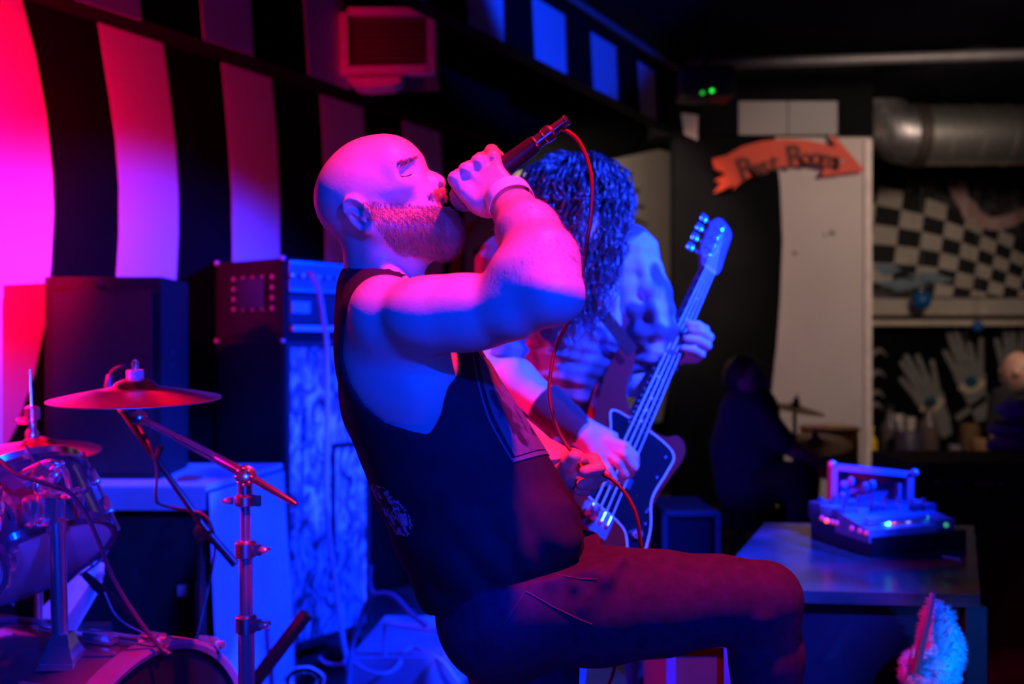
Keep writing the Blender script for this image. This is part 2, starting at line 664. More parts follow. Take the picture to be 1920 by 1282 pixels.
# broad white stripes painted on the black wall, curved like a shell
stripes = [
    ([(-130, -60), (-130, 1250)], [(28, -60), (40, 0), (65, 100), (86, 220), (98, 330), (100, 400), (95, 500), (85, 600), (64, 700), (30, 800), (-10, 880), (-100, 1250)]),
    ([(180, 18), (192, 100), (205, 180), (216, 260), (223, 350), (223, 440), (218, 520), (205, 640), (180, 760), (150, 1150)], [(300, 50), (311, 130), (320, 200), (329, 280), (334, 360), (334, 440), (330, 520), (318, 640), (300, 760), (262, 1100)]),
    ([(412, 88), (420, 170), (428, 260), (434, 360), (436, 480), (430, 640), (414, 1050)], [(505, 118), (513, 200), (520, 290), (524, 380), (524, 480), (518, 640), (500, 1020)]),
    ([(598, 148), (604, 240), (609, 340), (610, 480), (600, 1000)], [(678, 178), (684, 260), (689, 350), (690, 480), (680, 980)]),
    ([(752, 200), (758, 290), (762, 480), (755, 960)], [(822, 222), (828, 300), (830, 480), (826, 940)]),
]
M_STRIPE = mat('white_stripe_paint', (0.66, 0.60, 0.60), 0.75, 0, 0.04, 3, 0.1, 50)
for L, R in stripes:
    bm = B()
    wall_poly(bm, L + R[::-1], WA)
    struct('painted_stripe', bm, M_STRIPE, wl)
# the pale field with lash marks, farther along the same wall
M_PALE = mat('pale_mural_paint', (0.52, 0.46, 0.40), 0.85, 0, 0.05, 3, 0.1, 50)
bm = B()
wall_poly(bm, [(872, 330), (1100, 310), (1235, 280), (1262, 288), (1268, 400), (1270, 500), (1268, 600), (1258, 700), (1240, 790), (880, 840), (872, 500)], WA)
struct('painted_field', bm, M_PALE, wl)
M_LASH = mat('mural_black', (0.02, 0.02, 0.02), 0.8)
for x0, y0, x1, y1 in ((1150, 372, 1200, 364), (1150, 402, 1208, 394), (1150, 412, 1214, 428), (1160, 430, 1212, 446), (1150, 340, 1186, 334)):
    bm = B()
    yy = -WA / (SL - (x0 - CX) / FPX)
    pts = []
    for t in np.linspace(0, 1, 7):
        pts.append((x0 + (x1 - x0) * t, y0 + (y1 - y0) * t - 10 * math.sin(math.pi * t * 0.8), 5.5 * (1 - 0.55 * t)))
    up_ = [(x, y - h) for x, y, h in pts]; lo_ = [(x, y + h) for x, y, h in pts]
    wall_poly(bm, up_ + lo_[::-1], WA + 0.004, 0.002)
    struct('painted_lash', bm, M_LASH, wl)
bm = B(); wall_poly(bm, [(885, 470), (905, 462), (922, 475), (930, 492), (922, 494), (910, 480), (890, 478)], WA + 0.004); struct('painted_lash', bm, M_LASH, wl)
bm = B(); wall_poly(bm, [(840, 540), (850, 470), (872, 425), (900, 405), (905, 415), (880, 440), (866, 480), (862, 540)], WA + 0.004)
struct('painted_curl', bm, mat('rust_paint', (0.42, 0.10, 0.03), 0.8), wl)

# ledge above the stripes, striped again
LA = -3.50
ld = wall_strip('trim_1', LA, 2.51, 3.3, -0.4, 6.0, 0.17, M_BLACKPAINT)
for pts in ([(120, -60), (255, -60), (265, 39), (141, 0)], [(372, -60), (465, -60), (475, 105), (381, 74)], [(568, -20), (640, -20), (655, 168), (578, 140)]):
    bm = B(); wall_poly(bm, pts, LA); struct('painted_block', bm, M_STRIPE, ld)
# dropped beam with white blocks
BA = -2.80
be = wall_strip('trim_2', BA, 2.75, 3.12, 2.2, 6.75, 0.10, M_BLACKPAINT)
for L, R, yb0, yb1 in ((780, 800, -3, 8), (878, 945, 50, 80), (1003, 1062, 107, 136), (1113, 1158, 161, 185), (1201, 1231, 210, 229)):
    bm = B()
    b0, b1 = on_wall(L, yb0, BA), on_wall(R, yb1, BA)
    t0, t1 = on_wall(L - 6, yb0, BA), on_wall(R - 4, yb1, BA)
    b0.z = b1.z = 2.752
    t0.z = t1.z = 3.06
    prism(bm, [b0, b1, t1, t0], WN * 0.002)
    struct('painted_block', bm, M_STRIPE, be)
bm = B()
tube(bm, [Vector((BA + SL * y, y, 3.15)) + WN * 0.03 for y in (2.2, 4, 6.7)], 0.018, 8)
tag(obj('ceiling_conduit', bm, mat('conduit_paint', (0.20, 0.17, 0.16), 0.6)), 'thin painted conduit along the top edge of the striped beam', 'pipe')

# header across, with two pale blocks
YH = 6.86
bm = B(); box(bm, (1.73, YH + 0.12, 3.02), (1.52, 0.24, 0.56)); hd = struct('trim_3', bm, M_BLACKPAINT)
bm = B(); prism(bm, [P(x, y, YH) for x, y in ((1277, 212), (1308, 216), (1308, 263), (1283, 252))], (0, -0.002, 0)); struct('painted_block', bm, M_PALE, hd)
for x0, x1 in ((1385, 1476), (1478, 1570)):
    bm = B(); prism(bm, [P(x, y, YH) for x, y in ((x0, 190), (x1, 190), (x1, 253), (x0, 253))], (0, -0.003, 0))
    struct('painted_block', bm, mat('grey_block_paint', (0.30, 0.28, 0.26), 0.8, 0, 0.06, 3), hd)

# partition under the header: black with a tall pale curve
YP = 6.9
bm = B(); box(bm, ((1.13 + 2.485) / 2, YP + 0.11, 1.375), (2.485 - 1.13, 0.22, 2.75)); pt = struct('wall_partition', bm, M_BLACKPAINT)
bm = B()
prism(bm, [P(x, y, YP) for x, y in ((1452, 246), (1631, 246), (1631, 1010), (1425, 1010), (1428, 900), (1438, 820), (1446, 740), (1456, 650), (1463, 560), (1467, 450), (1463, 350))], (0, -0.004, 0))
M_COLM = mat('pale_column_paint', (0.56, 0.48, 0.43), 0.85, 0, 0.06, 2.5, 0.1, 50)
struct('painted_field', bm, M_COLM, pt)
for x, y, r in ((1560, 437, 5), (1490, 475, 4), (1546, 441, 3)):
    bm = B(); prism(bm, [P(x + r * math.cos(a) * 1.3, y + r * math.sin(a), YP - 0.006) for a in np.linspace(0, 2 * math.pi, 9)[:-1]], (0, 0.001, 0))
    struct('scuff_mark', bm, mat('scuff_grey', (0.2, 0.17, 0.15), 0.8), pt)
bm = B(); box(bm, (P(1626, 600, YP).x, YP - 0.012, 1.36), (0.05, 0.024, 2.72))
struct('corner_strip', bm, mat('corner_paint', (0.72, 0.60, 0.52), 0.6), pt)

# hand painted arrow sign
YS = 6.83
sg_pts = [(1338, 362), (1352, 343), (1340, 338), (1362, 326), (1340, 316), (1336, 298), (1362, 291), (1392, 274), (1430, 264), (1470, 260), (1510, 262), (1545, 269), (1566, 277), (1556, 250), (1572, 262), (1592, 286), (1622, 320), (1580, 325), (1538, 331), (1548, 312), (1520, 309), (1490, 310), (1450, 315), (1410, 329), (1388, 343), (1374, 356), (1378, 346), (1352, 357)]
bm = B(); prism(bm, [P(x, y, YS) for x, y in sg_pts], (0, 0.02, 0))
sg = obj('arrow_sign', bm, mat('orange_sign_paint', (0.66, 0.040, 0.003), 0.6, 0, 0.10, 6), smooth=False)
tag(sg, 'orange curved arrow sign pointing right, lettered Rest Rooms, on the partition', 'sign')
M_LETTER = mat('letter_dark_red', (0.10, 0.010, 0.006), 0.7)
def arc_xy(t):
    """baseline of the lettering along the banner, photo pixels and slope"""
    x = 1384 + t * 186
    y = 340 - 32 * math.sin(min(1, t * 1.05) * math.pi * 0.56) + (10 * max(0, t - 0.75) / 0.25)
    return x, y
def letter_objs(text, parent, spots, Y, height, m, name='letter'):
    for ch, (x, y, rot, sc) in zip(text, spots):
        cu = bpy.data.curves.new('lt', 'FONT'); cu.body = ch; cu.size = height * sc; cu.extrude = 0.002; cu.offset = 0.006
        cu.resolution_u = 3
        ob = bpy.data.objects.new('lt', cu); COL.objects.link(ob)
        dg = bpy.context.evaluated_depsgraph_get(); dg.update()
        me = bpy.data.meshes.new_from_object(ob.evaluated_get(dg))
        bpy.data.objects.remove(ob)
        me.transform(Matrix.Translation(P(x, y, Y)) @ Matrix.Rotation(rot, 4, 'Y') @ Matrix.Rotation(math.pi / 2, 4, 'X'))
        link(name, me, parent, m)
spots = []
for t in (0.02, 0.13, 0.235, 0.34, 0.50, 0.62, 0.72, 0.81, 0.93):
    x, y = arc_xy(t); x2, y2 = arc_xy(t + 0.05)
    spots.append((x, y, -math.atan2(y - y2, x2 - x) , 1.25 if t in (0.02, 0.50) else 1.0))
letter_objs('RestRooms', sg, spots, YS - 0.003, 0.168, M_LETTER)
bm = B(); lathe(bm, [(0.013, 0), (0.013, 0.004), (0.0, 0.006)], P(1577, 302, YS), (0, -1, 0), 12)
obj('screw_cap', bm, mat('cap_grey', (0.45, 0.38, 0.36), 0.6), sg)

# mural on the far wall
YB = 9.33
def wpoly(name, pts, Y, m, parent, t=0.002):
    bm = B(); prism(bm, [P(x, y, Y) for x, y in pts], (0, -t, 0)); return struct(name, bm, m, parent)
M_CREAM = mat('mural_cream', (0.58, 0.50, 0.42), 0.8, 0, 0.12, 5)
M_MBLACK = mat('mural_black_square', (0.012, 0.012, 0.012), 0.8)
M_GALAXY = ramp_mat('mural_speckle', [(0.42, (0.012, 0.012, 0.014)), (0.60, (0.10, 0.09, 0.09)), (0.72, (0.22, 0.20, 0.19))], 8, 8, 0.85, bump=0)
wpoly('painted_night', [(1600, 335), (1990, 335), (1990, 560), (1600, 560)], YB, M_GALAXY, wb)
def ck(i, j):
    cols = [1596, 1638, 1685, 1728, 1768, 1803, 1836, 1865, 1893, 1921, 1948, 1975]
    x = cols[i]
    f = (x - 1636) / (1920 - 1636)
    s = 36.5 + (21 - 36.5) * f
    y = 347 + f * 112 - 14 * math.sin(math.pi * min(1, max(0, f))) + s * j
    return (x - 4.5 * (j - 2), y)
for i in range(11):
    for j in range(9):
        q = [ck(i, j), ck(i + 1, j), ck(i + 1, j + 1), ck(i, j + 1)]
        if min(p[1] for p in q) > 552: continue
        if i < 3 and j > 4: continue
        q = [(x, min(y, 556)) for x, y in q]
        if abs(q[0][1] - q[3][1]) < 2: continue
        wpoly('painted_square', q, YB - 0.003, M_CREAM if (i + j) % 2 else M_MBLACK, wb)
for q in ([(1634, 500), (1660, 492), (1690, 505), (1660, 520)], [(1640, 530), (1690, 522), (1760, 530), (1690, 545)], [(1700, 515), (1750, 510), (1790, 525), (1745, 535)]):
    wpoly('painted_reflection', q, YB - 0.005, mat('reflection_grey_blue', (0.22, 0.30, 0.36), 0.8), wb)  # bluish reflection on the wall, put in as flat colour
splat = [(1776, 340), (1790, 352), (1800, 336), (1812, 345), (1814, 368), (1830, 382), (1838, 398), (1858, 408), (1880, 405), (1905, 396), (1935, 380), (1935, 405), (1900, 424), (1870, 432), (1850, 430), (1826, 420), (1806, 408), (1800, 390), (1786, 370)]
wpoly('painted_splash', splat, YB - 0.006, ramp_mat('mural_pink', [(0.3, (0.62, 0.28, 0.28)), (0.7, (0.80, 0.58, 0.54))], 9, 4, 0.8, bump=0), wb)
# moulding shelf below it
bm = B(); a, b = P(1560, 586, YB - 0.1), P(2000, 566, YB - 0.1); box(bm, ((a.x + b.x) / 2, YB - 0.06, P(0, 576, YB).z), (b.x - a.x, 0.12, 0.15))
struct('trim_4', bm, M_CREAM)
bm = B(); box(bm, ((a.x + b.x) / 2, YB - 0.03, P(0, 597, YB).z), (b.x - a.x, 0.06, 0.05)); struct('trim_5', bm, mat('shadow_gap_paint', (0.06, 0.05, 0.05), 0.8))
bm = B(); box(bm, ((a.x + b.x) / 2, YB - 0.10, P(0, 606, YB).z), (b.x - a.x, 0.2, 0.05)); struct('trim_6', bm, mat('moulding_cream', (0.72, 0.60, 0.48), 0.6))
# painted hands with eyes
M_HAND = ramp_mat('mural_hand_grey', [(0.35, (0.18, 0.17, 0.165)), (0.7, (0.36, 0.345, 0.33))], 26, 4, 0.85, stretch=(3, 1, 0.6), bump=0)
M_EYE = mat('mural_eye_cream', (0.72, 0.58, 0.40), 0.8)
M_IRIS = mat('mural_iris', (0.02, 0.13, 0.22), 0.7)
def capsule_px(a, b, r0, r1):
    d = math.atan2(b[1] - a[1], b[0] - a[0])
    out = []
    for k in range(7): t = d + math.pi / 2 + math.pi * k / 6; out.append((a[0] + r0 * math.cos(t), a[1] + r0 * math.sin(t)))
    for k in range(7): t = d - math.pi / 2 + math.pi * k / 6; out.append((b[0] + r1 * math.cos(t), b[1] + r1 * math.sin(t)))
    return out
def hand_mural(cx, cy, rot, s, mirror=1):
    def T(p):
        x, y = p[0] * mirror * s, p[1] * s
        return (cx + x * math.cos(rot) - y * math.sin(rot), cy + x * math.sin(rot) + y * math.cos(rot))
    Y = YB - 0.004
    palm = [(-26, 5), (-30, -12), (-22, -30), (10, -32), (27, -20), (30, 0), (24, 22), (22, 50), (12, 80), (-8, 82), (-12, 55), (-20, 25)]
    wpoly('painted_hand', [T(p) for p in palm], Y, M_HAND, wb)
    for a, b, r in (((-23, -18), (-36, -62), 6.5), ((-12, -28), (-21, -92), 7), ((0, -28), (-8, -100), 7), ((12, -26), (13, -92), 6.5), ((23, -18), (36, -70), 6)):
        wpoly('painted_finger', [T(p) for p in capsule_px(a, b, r, r * 0.8)], Y - 0.001, M_HAND, wb)
    eye = [(-28 + 56 * t, 12 - 18 * math.sin(math.pi * t)) for t in np.linspace(0, 1, 9)] + [(28 - 56 * t, 12 + 13 * math.sin(math.pi * t)) for t in np.linspace(0, 1, 9)[1:-1]]
    wpoly('painted_eye', [T(p) for p in eye], Y - 0.003, M_EYE, wb)
    wpoly('painted_iris', [T((14 * math.cos(t), 4 + 12 * math.sin(t))) for t in np.linspace(0, 2 * math.pi, 15)[:-1]], Y - 0.005, M_IRIS, wb)
    wpoly('painted_pupil', [T((5 * math.cos(t), 3 + 5 * math.sin(t))) for t in np.linspace(0, 2 * math.pi, 11)[:-1]], Y - 0.007, M_MBLACK, wb)
hand_mural(1744, 750, -0.42, 0.92)
hand_mural(1820, 712, -0.22, 0.98)
hand_mural(1902, 700, 0.03, 0.98)
for x, y in ((1636, 664), (1634, 704), (1632, 742), (1630, 765)):
    pts = [(x + 26 * t, y - 14 * math.sin(t * 2.0) + 16 * t * t) for t in np.linspace(0, 1, 7)]
    wpoly('painted_lash', [(a, b - 6 * (1.15 - i / 7)) for i, (a, b) in enumerate(pts)] + [(a, b + 6 * (1.15 - i / 7)) for i, (a, b) in reversed(list(enumerate(pts)))], YB - 0.004, M_HAND, wb)
wpoly('painted_bar', [(1790, 780), (1850, 738), (1856, 746), (1796, 790)], YB - 0.004, M_HAND, wb)

# silver air duct under the ceiling
YD = 8.2
dt = thing('air_duct', 'silver round air duct with an angled elbow above the chequered mural', 'duct', P(1800, 260, YD))
bm = B(); c0, c1 = P(1716, 254, YD), P(2050, 252, YD)
r = 56 / FPX * YD
prof = []
L = (c1 - c0).length
for k in range(int(L / 0.25)): prof += [(r, k * 0.25), (r, k * 0.25 + 0.22), (r * 1.025, k * 0.25 + 0.225), (r * 1.025, k * 0.25 + 0.245)]
lathe(bm, prof, c0, c1 - c0, 32); obj('duct_run', bm, mat('duct_steel', (0.72, 0.68, 0.62), 0.38, 0.85, 0.1, 20), dt)
bm = B(); lathe(bm, [(r * 1.06, -0.05), (r * 1.06, 0.05)], c0, c1 - c0, 32); obj('duct_collar', bm, mat('duct_collar_dark', (0.12, 0.09, 0.08), 0.5, 0.5), dt)
bm = B(); tube(bm, [c0, P(1690, 250, YD), P(1668, 240, YD + 0.05), P(1648, 215, YD + 0.1), P(1640, 160, YD + 0.15)], [r, r, r * 0.98, r * 0.95, r * 0.9], 28)
obj('duct_elbow', bm, mat('duct_foil', (0.42, 0.38, 0.38), 0.42, 0.8, 0.35, 14, 0.6, 30), dt)
bm = B(); tube(bm, [P(1290, 122, 6.3), P(1600, 112, 6.3), P(1990, 100, 6.3)], 0.035, 10)
tag(obj('ceiling_pipe', bm, mat('pipe_grey', (0.16, 0.15, 0.15), 0.5, 0.3)), 'long dark pipe running across under the ceiling at right', 'pipe')
# ------------------------------------------------------------------ stage gear
# air conditioner high on the striped wall
YA = 4.6
ac = thing('air_conditioner', 'boxy wall air conditioner with a pale frame and louvred front under the beam', 'air conditioner', P(728, 150, YA))
M_ACF = mat('ac_frame', (0.55, 0.48, 0.46), 0.5, 0, 0.06)
M_ACB = mat('ac_louvre', (0.09, 0.055, 0.045), 0.6, 0, 0.08)
bm = B(); prism(bm, [P(x, y, YA + 0.03) for x, y in ((640, 25), (815, 25), (815, 136), (640, 136))], (0, 0.34, 0)); obj('housing', bm, mat('ac_housing', (0.10, 0.08, 0.08), 0.6), ac, smooth=False)
for q in (((636, 24), (651, 24), (653, 140), (638, 140)), ((653, 124), (804, 121), (804, 136), (653, 140)), ((800, 24), (815, 24), (815, 134), (801, 137)), ((651, 14), (804, 14), (804, 27), (651, 27))):
    bm = B(); prism(bm, [P(x, y, YA) for x, y in q], (0, 0.06, 0)); obj('frame_rail', bm, M_ACF, ac, bevel=0.006)
for k in range(8):
    y = 34 + k * 11.2
    bm = B(); prism(bm, [P(x, yy, YA + 0.012 + d) for x, yy, d in ((655, y, 0.012), (799, y, 0.012), (799, y + 7, 0), (655, y + 7, 0))], (0, 0.012, 0)); obj('slat', bm, M_ACB, ac, smooth=False)
bm = B()
prism(bm, [P(648, 146, YA), P(752, 142, YA), P(750, 153, YA), P(735, 160, YA), P(690, 164, YA), P(665, 160, YA)], (0, 0.14, 0)); obj('air_flap', bm, M_ACF, ac, smooth=False)

# ---- amplifier stack: head in a rack case on a tall speaker cabinet
YC = 3.90
def amp_frame(px0, px1, y0, y1, Y, side_px, depth_dir=(-0.42, 0.9)):
    pass
amp_c = P(600, 480, YC)
fx = Vector((0.62, 0.785, 0)).normalized()              # along the front, to the right
bx = Vector((-0.785, 0.62, 0)).normalized()          # back along the visible left side
xl = P(535, 640, YC).x
A0 = Vector((xl, YC, 0))                            # front left foot of the cabinet
def amp_box(bm, u0, u1, z0, z1, d0, d1):
    p = [A0 + fx * u + bx * d for u, d in ((u0, d0), (u1, d0), (u1, d1), (u0, d1))]
    prism(bm, [Vector((q.x, q.y, z0)) for q in p], (0, 0, z1 - z0))
ZC0, ZC1 = 0.10, CAMZ - (640 - CY) / FPX * YC
cabt = thing('speaker_cabinet', 'tall black bass speaker cabinet with a pale mottled grille under the amplifier head', 'speaker cabinet', A0)
bm = B(); amp_box(bm, 0, 0.45, ZC0, ZC1, 0.015, 0.45); obj('cabinet_shell', bm, M_VINYL, cabt, bevel=0.008)
M_GRILLE = ramp_mat('mottled_grille', [(0.36, (0.02, 0.025, 0.035)), (0.47, (0.17, 0.19, 0.22)), (0.56, (0.40, 0.43, 0.47)), (0.70, (0.72, 0.75, 0.80))], 13, 10, 0.85, stretch=(1.3, 1.3, 0.75), distort=1.4, bump=0.3)
bm = B(); amp_box(bm, 0.02, 0.43, ZC0 + 0.03, ZC1 - 0.02, 0.0, 0.02); gr = obj('grille_cloth', bm, M_GRILLE, cabt, smooth=False)
bm = B()
for u0, u1, z0, z1 in ((0, 0.02, ZC0, ZC1), (0.43, 0.45, ZC0, ZC1), (0.02, 0.43, ZC1 - 0.022, ZC1), (0.02, 0.43, ZC0, ZC0 + 0.03)): amp_box(bm, u0, u1, z0, z1, -0.008, 0.02)
obj('grille_surround', bm, M_BLACKP, cabt, smooth=False)
bm = B()
zb = CAMZ - (840 - CY) / FPX * YC
amp_box(bm, 0.235, 0.252, ZC0 + 0.25, zb, -0.010, 0.0); amp_box(bm, 0.235, 0.40, zb - 0.02, zb, -0.010, 0.0)
obj('grille_divider', bm, M_BLACKP, cabt, smooth=False)
for u in (0.05, 0.40):
    for d in (0.06, 0.36):
        p = A0 + fx * u + bx * d
        bm = B(); lathe(bm, [(0.045, -0.015), (0.05, -0.01), (0.05, 0.01), (0.045, 0.015)], Vector((p.x, p.y, 0.05)), fx, 16); obj('caster', bm, M_RUBBER, cabt)
        bm = B(); box(bm, (p.x, p.y, 0.093), (0.05, 0.04, 0.02)); obj('caster_fork', bm, M_STEEL, cabt, smooth=False)
# rack case holding the amp head
ZH0, ZH1 = ZC1 + 0.002, CAMZ - (483 - CY) / FPX * YC
hd_t = thing('bass_amplifier', 'bass amplifier head in black rack case, knobs and a green lamp, behind the singer', 'amplifier', A0 + Vector((0, 0, ZH0)))
bm = B(); amp_box(bm, 0.0, 0.45, ZH0, ZH1, 0.01, 0.45); obj('rack_case', bm, M_VINYL, hd_t, bevel=0.008)
M_PANEL = mat('amp_panel', (0.16, 0.17, 0.20), 0.45, 0.2, 0.1)
H = ZH1 - ZH0
bm = B(); amp_box(bm, 0.02, 0.43, ZH0 + H * 0.60, ZH0 + H * 0.97, 0.0, 0.012); obj('control_panel', bm, M_PANEL, hd_t, smooth=False)
bm = B(); amp_box(bm, 0.02, 0.43, ZH0 + H * 0.60, ZH0 + H * 0.64, -0.006, 0.0); amp_box(bm, 0.02, 0.43, ZH0 + H * 0.93, ZH0 + H * 0.97, -0.006, 0.0); obj('panel_rail', bm, M_STEEL, hd_t, smooth=False)
bm = B(); amp_box(bm, 0.02, 0.43, ZH0 + H * 0.22, ZH0 + H * 0.56, 0.004, 0.012); obj('vent_panel', bm, M_BLACKP, hd_t, smooth=False)
bm = B(); amp_box(bm, 0.03, 0.43, ZH0 + H * 0.12, ZH0 + H * 0.19, -0.012, 0.010); obj('rack_rail', bm, mat('pale_steel', (0.6, 0.62, 0.66), 0.4, 0.4), hd_t, smooth=False)
bm = B(); amp_box(bm, 0.03, 0.12, ZH0 + H * 0.34, ZH0 + H * 0.48, -0.006, 0.006); bd = obj('name_badge', bm, mat('badge_silver', (0.45, 0.47, 0.5), 0.35, 0.5), hd_t, smooth=False)
FN = fx.cross(Vector((0, 0, 1)))                    # front normal
for u in (0.025, 0.075, 0.115, 0.16, 0.205, 0.26):
    p = A0 + fx * u + Vector((0, 0, ZH0 + H * 0.79))
    bm = B(); lathe(bm, [(0.014, 0), (0.014, 0.006), (0.010, 0.008), (0.009, 0.022), (0.0, 0.023)], p, FN, 14); obj('knob', bm, M_STEEL, hd_t)
p = A0 + fx * 0.292 + Vector((0, 0, ZH0 + H * 0.775))
bm = B(); ball(bm, p + FN * 0.004, 0.008, 10); obj('pilot_lamp', bm, mat('green_led', (0.03, 1.0, 0.08), emit=2.2), hd_t)
SN = bx.cross(Vector((0, 0, -1))).normalized()
if SN.x > 0: SN = -SN
for i in range(5):
    for j in range(4):
        if 0 < i < 4 and 0 < j < 3: continue
        p = A0 + bx * (0.08 + 0.25 * i / 4) + Vector((0, 0, ZH0 + H * (0.40 + 0.38 * j / 3)))
        bm = B(); lathe(bm, [(0.009, -0.001), (0.009, 0.003), (0.0, 0.0045)], p - fx * 0.0, SN, 8); obj('vent_stud', bm, mat('stud_metal', (0.5, 0.4, 0.4), 0.5, 0.2), hd_t)
for u, d, z in ((0.0, 0.445, ZH1), (0.0, 0.445, ZH0), (0.0, 0.015, ZH0), (0, 0.015, ZH1), (0.45, 0.015, ZH1), (0.45, 0.015, ZH0)):
    p = A0 + fx * u + bx * d + Vector((0, 0, z))
    bm = B(); ball(bm, p, 0.010, 10); obj('ball_corner', bm, mat('corner_metal', (0.7, 0.62, 0.62), 0.45, 0.3), hd_t)
bm = B()
for d, z in ((0.10, 0.15), (0.30, 0.15)): pass
amp_box(bm, -0.012, 0.0, ZH0 + H * 0.40, ZH0 + H * 0.78, 0.115, 0.295); obj('side_grille', bm, M_BLACKP, hd_t, smooth=False)

# ---- tall black loudspeaker on the cloth covered cabinet, left
YK = 3.25
cl = thing('covered_cabinet', 'low wide cabinet under a pale blue-lit cloth, dark open front, behind the drums', 'cabinet', P(330, 1100, YK))
zt = CAMZ - (925 - CY) / FPX * YK
zt2 = zt
pf0, pf1 = P(120, 1000, YK), P(378, 1000, YK)
sv = Vector((0.2, 0.98, 0)).normalized()            # direction of the right side, going back
dpt = 0.57
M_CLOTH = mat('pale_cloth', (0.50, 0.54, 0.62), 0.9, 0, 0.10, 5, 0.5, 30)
M_DARK = mat('dark_cloth', (0.012, 0.012, 0.014), 0.9, 0, 0.2, 20, spec=0.1)
a, b = Vector((pf0.x, YK, 0.02)), Vector((pf1.x, YK, 0.02))
bm = B(); prism(bm, [a, b, b + sv * dpt, a + sv * dpt], (0, 0, zt - 0.03)); obj('cabinet_body', bm, M_DARK, cl, smooth=False)
# cloth: top sheet with a front overhang and a pleated right side
bm = B(); prism(bm, [a + Vector((-0.03, -0.02, zt - 0.01)), b + Vector((0.02, -0.02, zt - 0.01)), b + sv * dpt + Vector((0.02, 0, zt - 0.01)), a + sv * dpt + Vector((-0.03, 0, zt - 0.01))], (0, 0, 0.02)); obj('cloth_top', bm, M_CLOTH, cl, bevel=0.008)
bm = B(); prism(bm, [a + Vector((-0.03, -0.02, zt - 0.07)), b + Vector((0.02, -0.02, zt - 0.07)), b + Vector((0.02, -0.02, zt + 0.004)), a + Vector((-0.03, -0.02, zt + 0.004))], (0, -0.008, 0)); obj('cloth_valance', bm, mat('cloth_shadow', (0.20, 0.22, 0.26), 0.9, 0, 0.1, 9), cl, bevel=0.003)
nu, nv = 60, 24
V, Q = [], []
for i in range(nu):
    for j in range(nv):
        t, s_ = i / (nu - 1), j / (nv - 1)
        ple = (0.012 * math.sin(t * 19 + 2.2 * s_) + 0.007 * math.sin(t * 41 - 3 * s_)) * (0.15 + s_)
        q = b + Vector((0.02, -0.02, 0)) + sv * (dpt * t) + Vector((sv.y, -sv.x, 0)) * (0.012 + ple + 0.03 * s_)
        V.append((q.x, q.y, zt + 0.005 - (zt - 0.01) * s_))
for i in range(nu - 1):
    for j in range(nv - 1): Q.append((i * nv + j, (i + 1) * nv + j, (i + 1) * nv + j + 1, i * nv + j + 1))
np_mesh('cloth_side', V, Q, M_CLOTH, cl)
bm = B(); p = P(342, 1107, YK - 0.008); box(bm, p, (0.028, 0.012, 0.034)); obj('label_plate', bm, mat('plate_grey', (0.3, 0.26, 0.28), 0.6), cl, smooth=False)
sp = thing('loudspeaker', 'tall black loudspeaker cabinet standing on the cloth, beside the leftmost stripes', 'speaker', Vector(((a.x + b.x) / 2, YK + 0.3, zt + 0.012)))
zs1 = CAMZ - (519 - CY) / FPX * (YK + 0.12)
q0, q1 = P(84, 700, YK + 0.12), P(302, 700, YK + 0.12)
a2, b2 = Vector((q0.x, YK + 0.12, zt + 0.012)), Vector((q1.x, YK + 0.12, zt + 0.012))
sv2 = Vector((-0.05, 1, 0)).normalized()
bm = B(); prism(bm, [a2, b2, b2 + sv2 * 0.33, a2 + sv2 * 0.33], (0, 0, zs1 - zt - 0.012)); obj('speaker_shell', bm, mat('speaker_paint', (0.010, 0.008, 0.008), 0.7, 0, 0.2, 30, 0.3, 300), sp, bevel=0.012)
bm = B(); prism(bm, [a2 + Vector((0.03, -0.008, 0.04)), b2 + Vector((-0.03, -0.008, 0.04)), b2 + Vector((-0.03, -0.008, zs1 - zt - 0.06)), a2 + Vector((0.03, -0.008, zs1 - zt - 0.06))], (0, 0.012, 0)); obj('speaker_grille', bm, mat('grille_mesh', (0.016, 0.012, 0.012), 0.55, 0.2, 0.2, 60, 0.6, 500), sp, smooth=False)
bm = B(); box(bm, (a2.x + 0.18, YK + 0.10, zs1 - 0.02), (0.03, 0.012, 0.012)); obj('badge', bm, M_STEEL, sp, smooth=False)
for y in (662, 684):
    m_ = b2 + sv2 * 0.12; bm = B(); lathe(bm, [(0.012, 0), (0.012, 0.006), (0, 0.008)], Vector((m_.x, m_.y, CAMZ - (y - CY) / FPX * (YK + 0.25))), Vector((sv2.y, -sv2.x, 0)), 10); obj('side_socket', bm, M_STEEL, sp)
# small things lying on the cloth
for x0, x1, y0, y1, c, nm, lb, ct in ((362, 405, 888, 897, (0.75, 0.25, 0.2), 'cassette_case', 'thin red-lit cassette case standing on the covered cabinet', 'case'),
                              (338, 374, 903, 920, (0.25, 0.06, 0.05), 'small_box', 'small dark red box lying on the covered cabinet', 'box'),
                              (288, 325, 903, 911, (0.6, 0.5, 0.6), 'folded_paper', 'pale folded paper lying on the cloth below the loudspeaker', 'paper')):
    Y = YK + 0.10
    p0, p1 = P(x0, y1, Y), P(x1, y0, Y)
    bm = B(); box(bm, ((p0.x + p1.x) / 2, Y, zt + 0.012 + max(0.006, (p1.z - p0.z)) / 2), (p1.x - p0.x, 0.08, max(0.006, p1.z - p0.z)))
    tag(obj(nm, bm, mat(nm + '_col', c, 0.6), bevel=0.002), lb, ct)

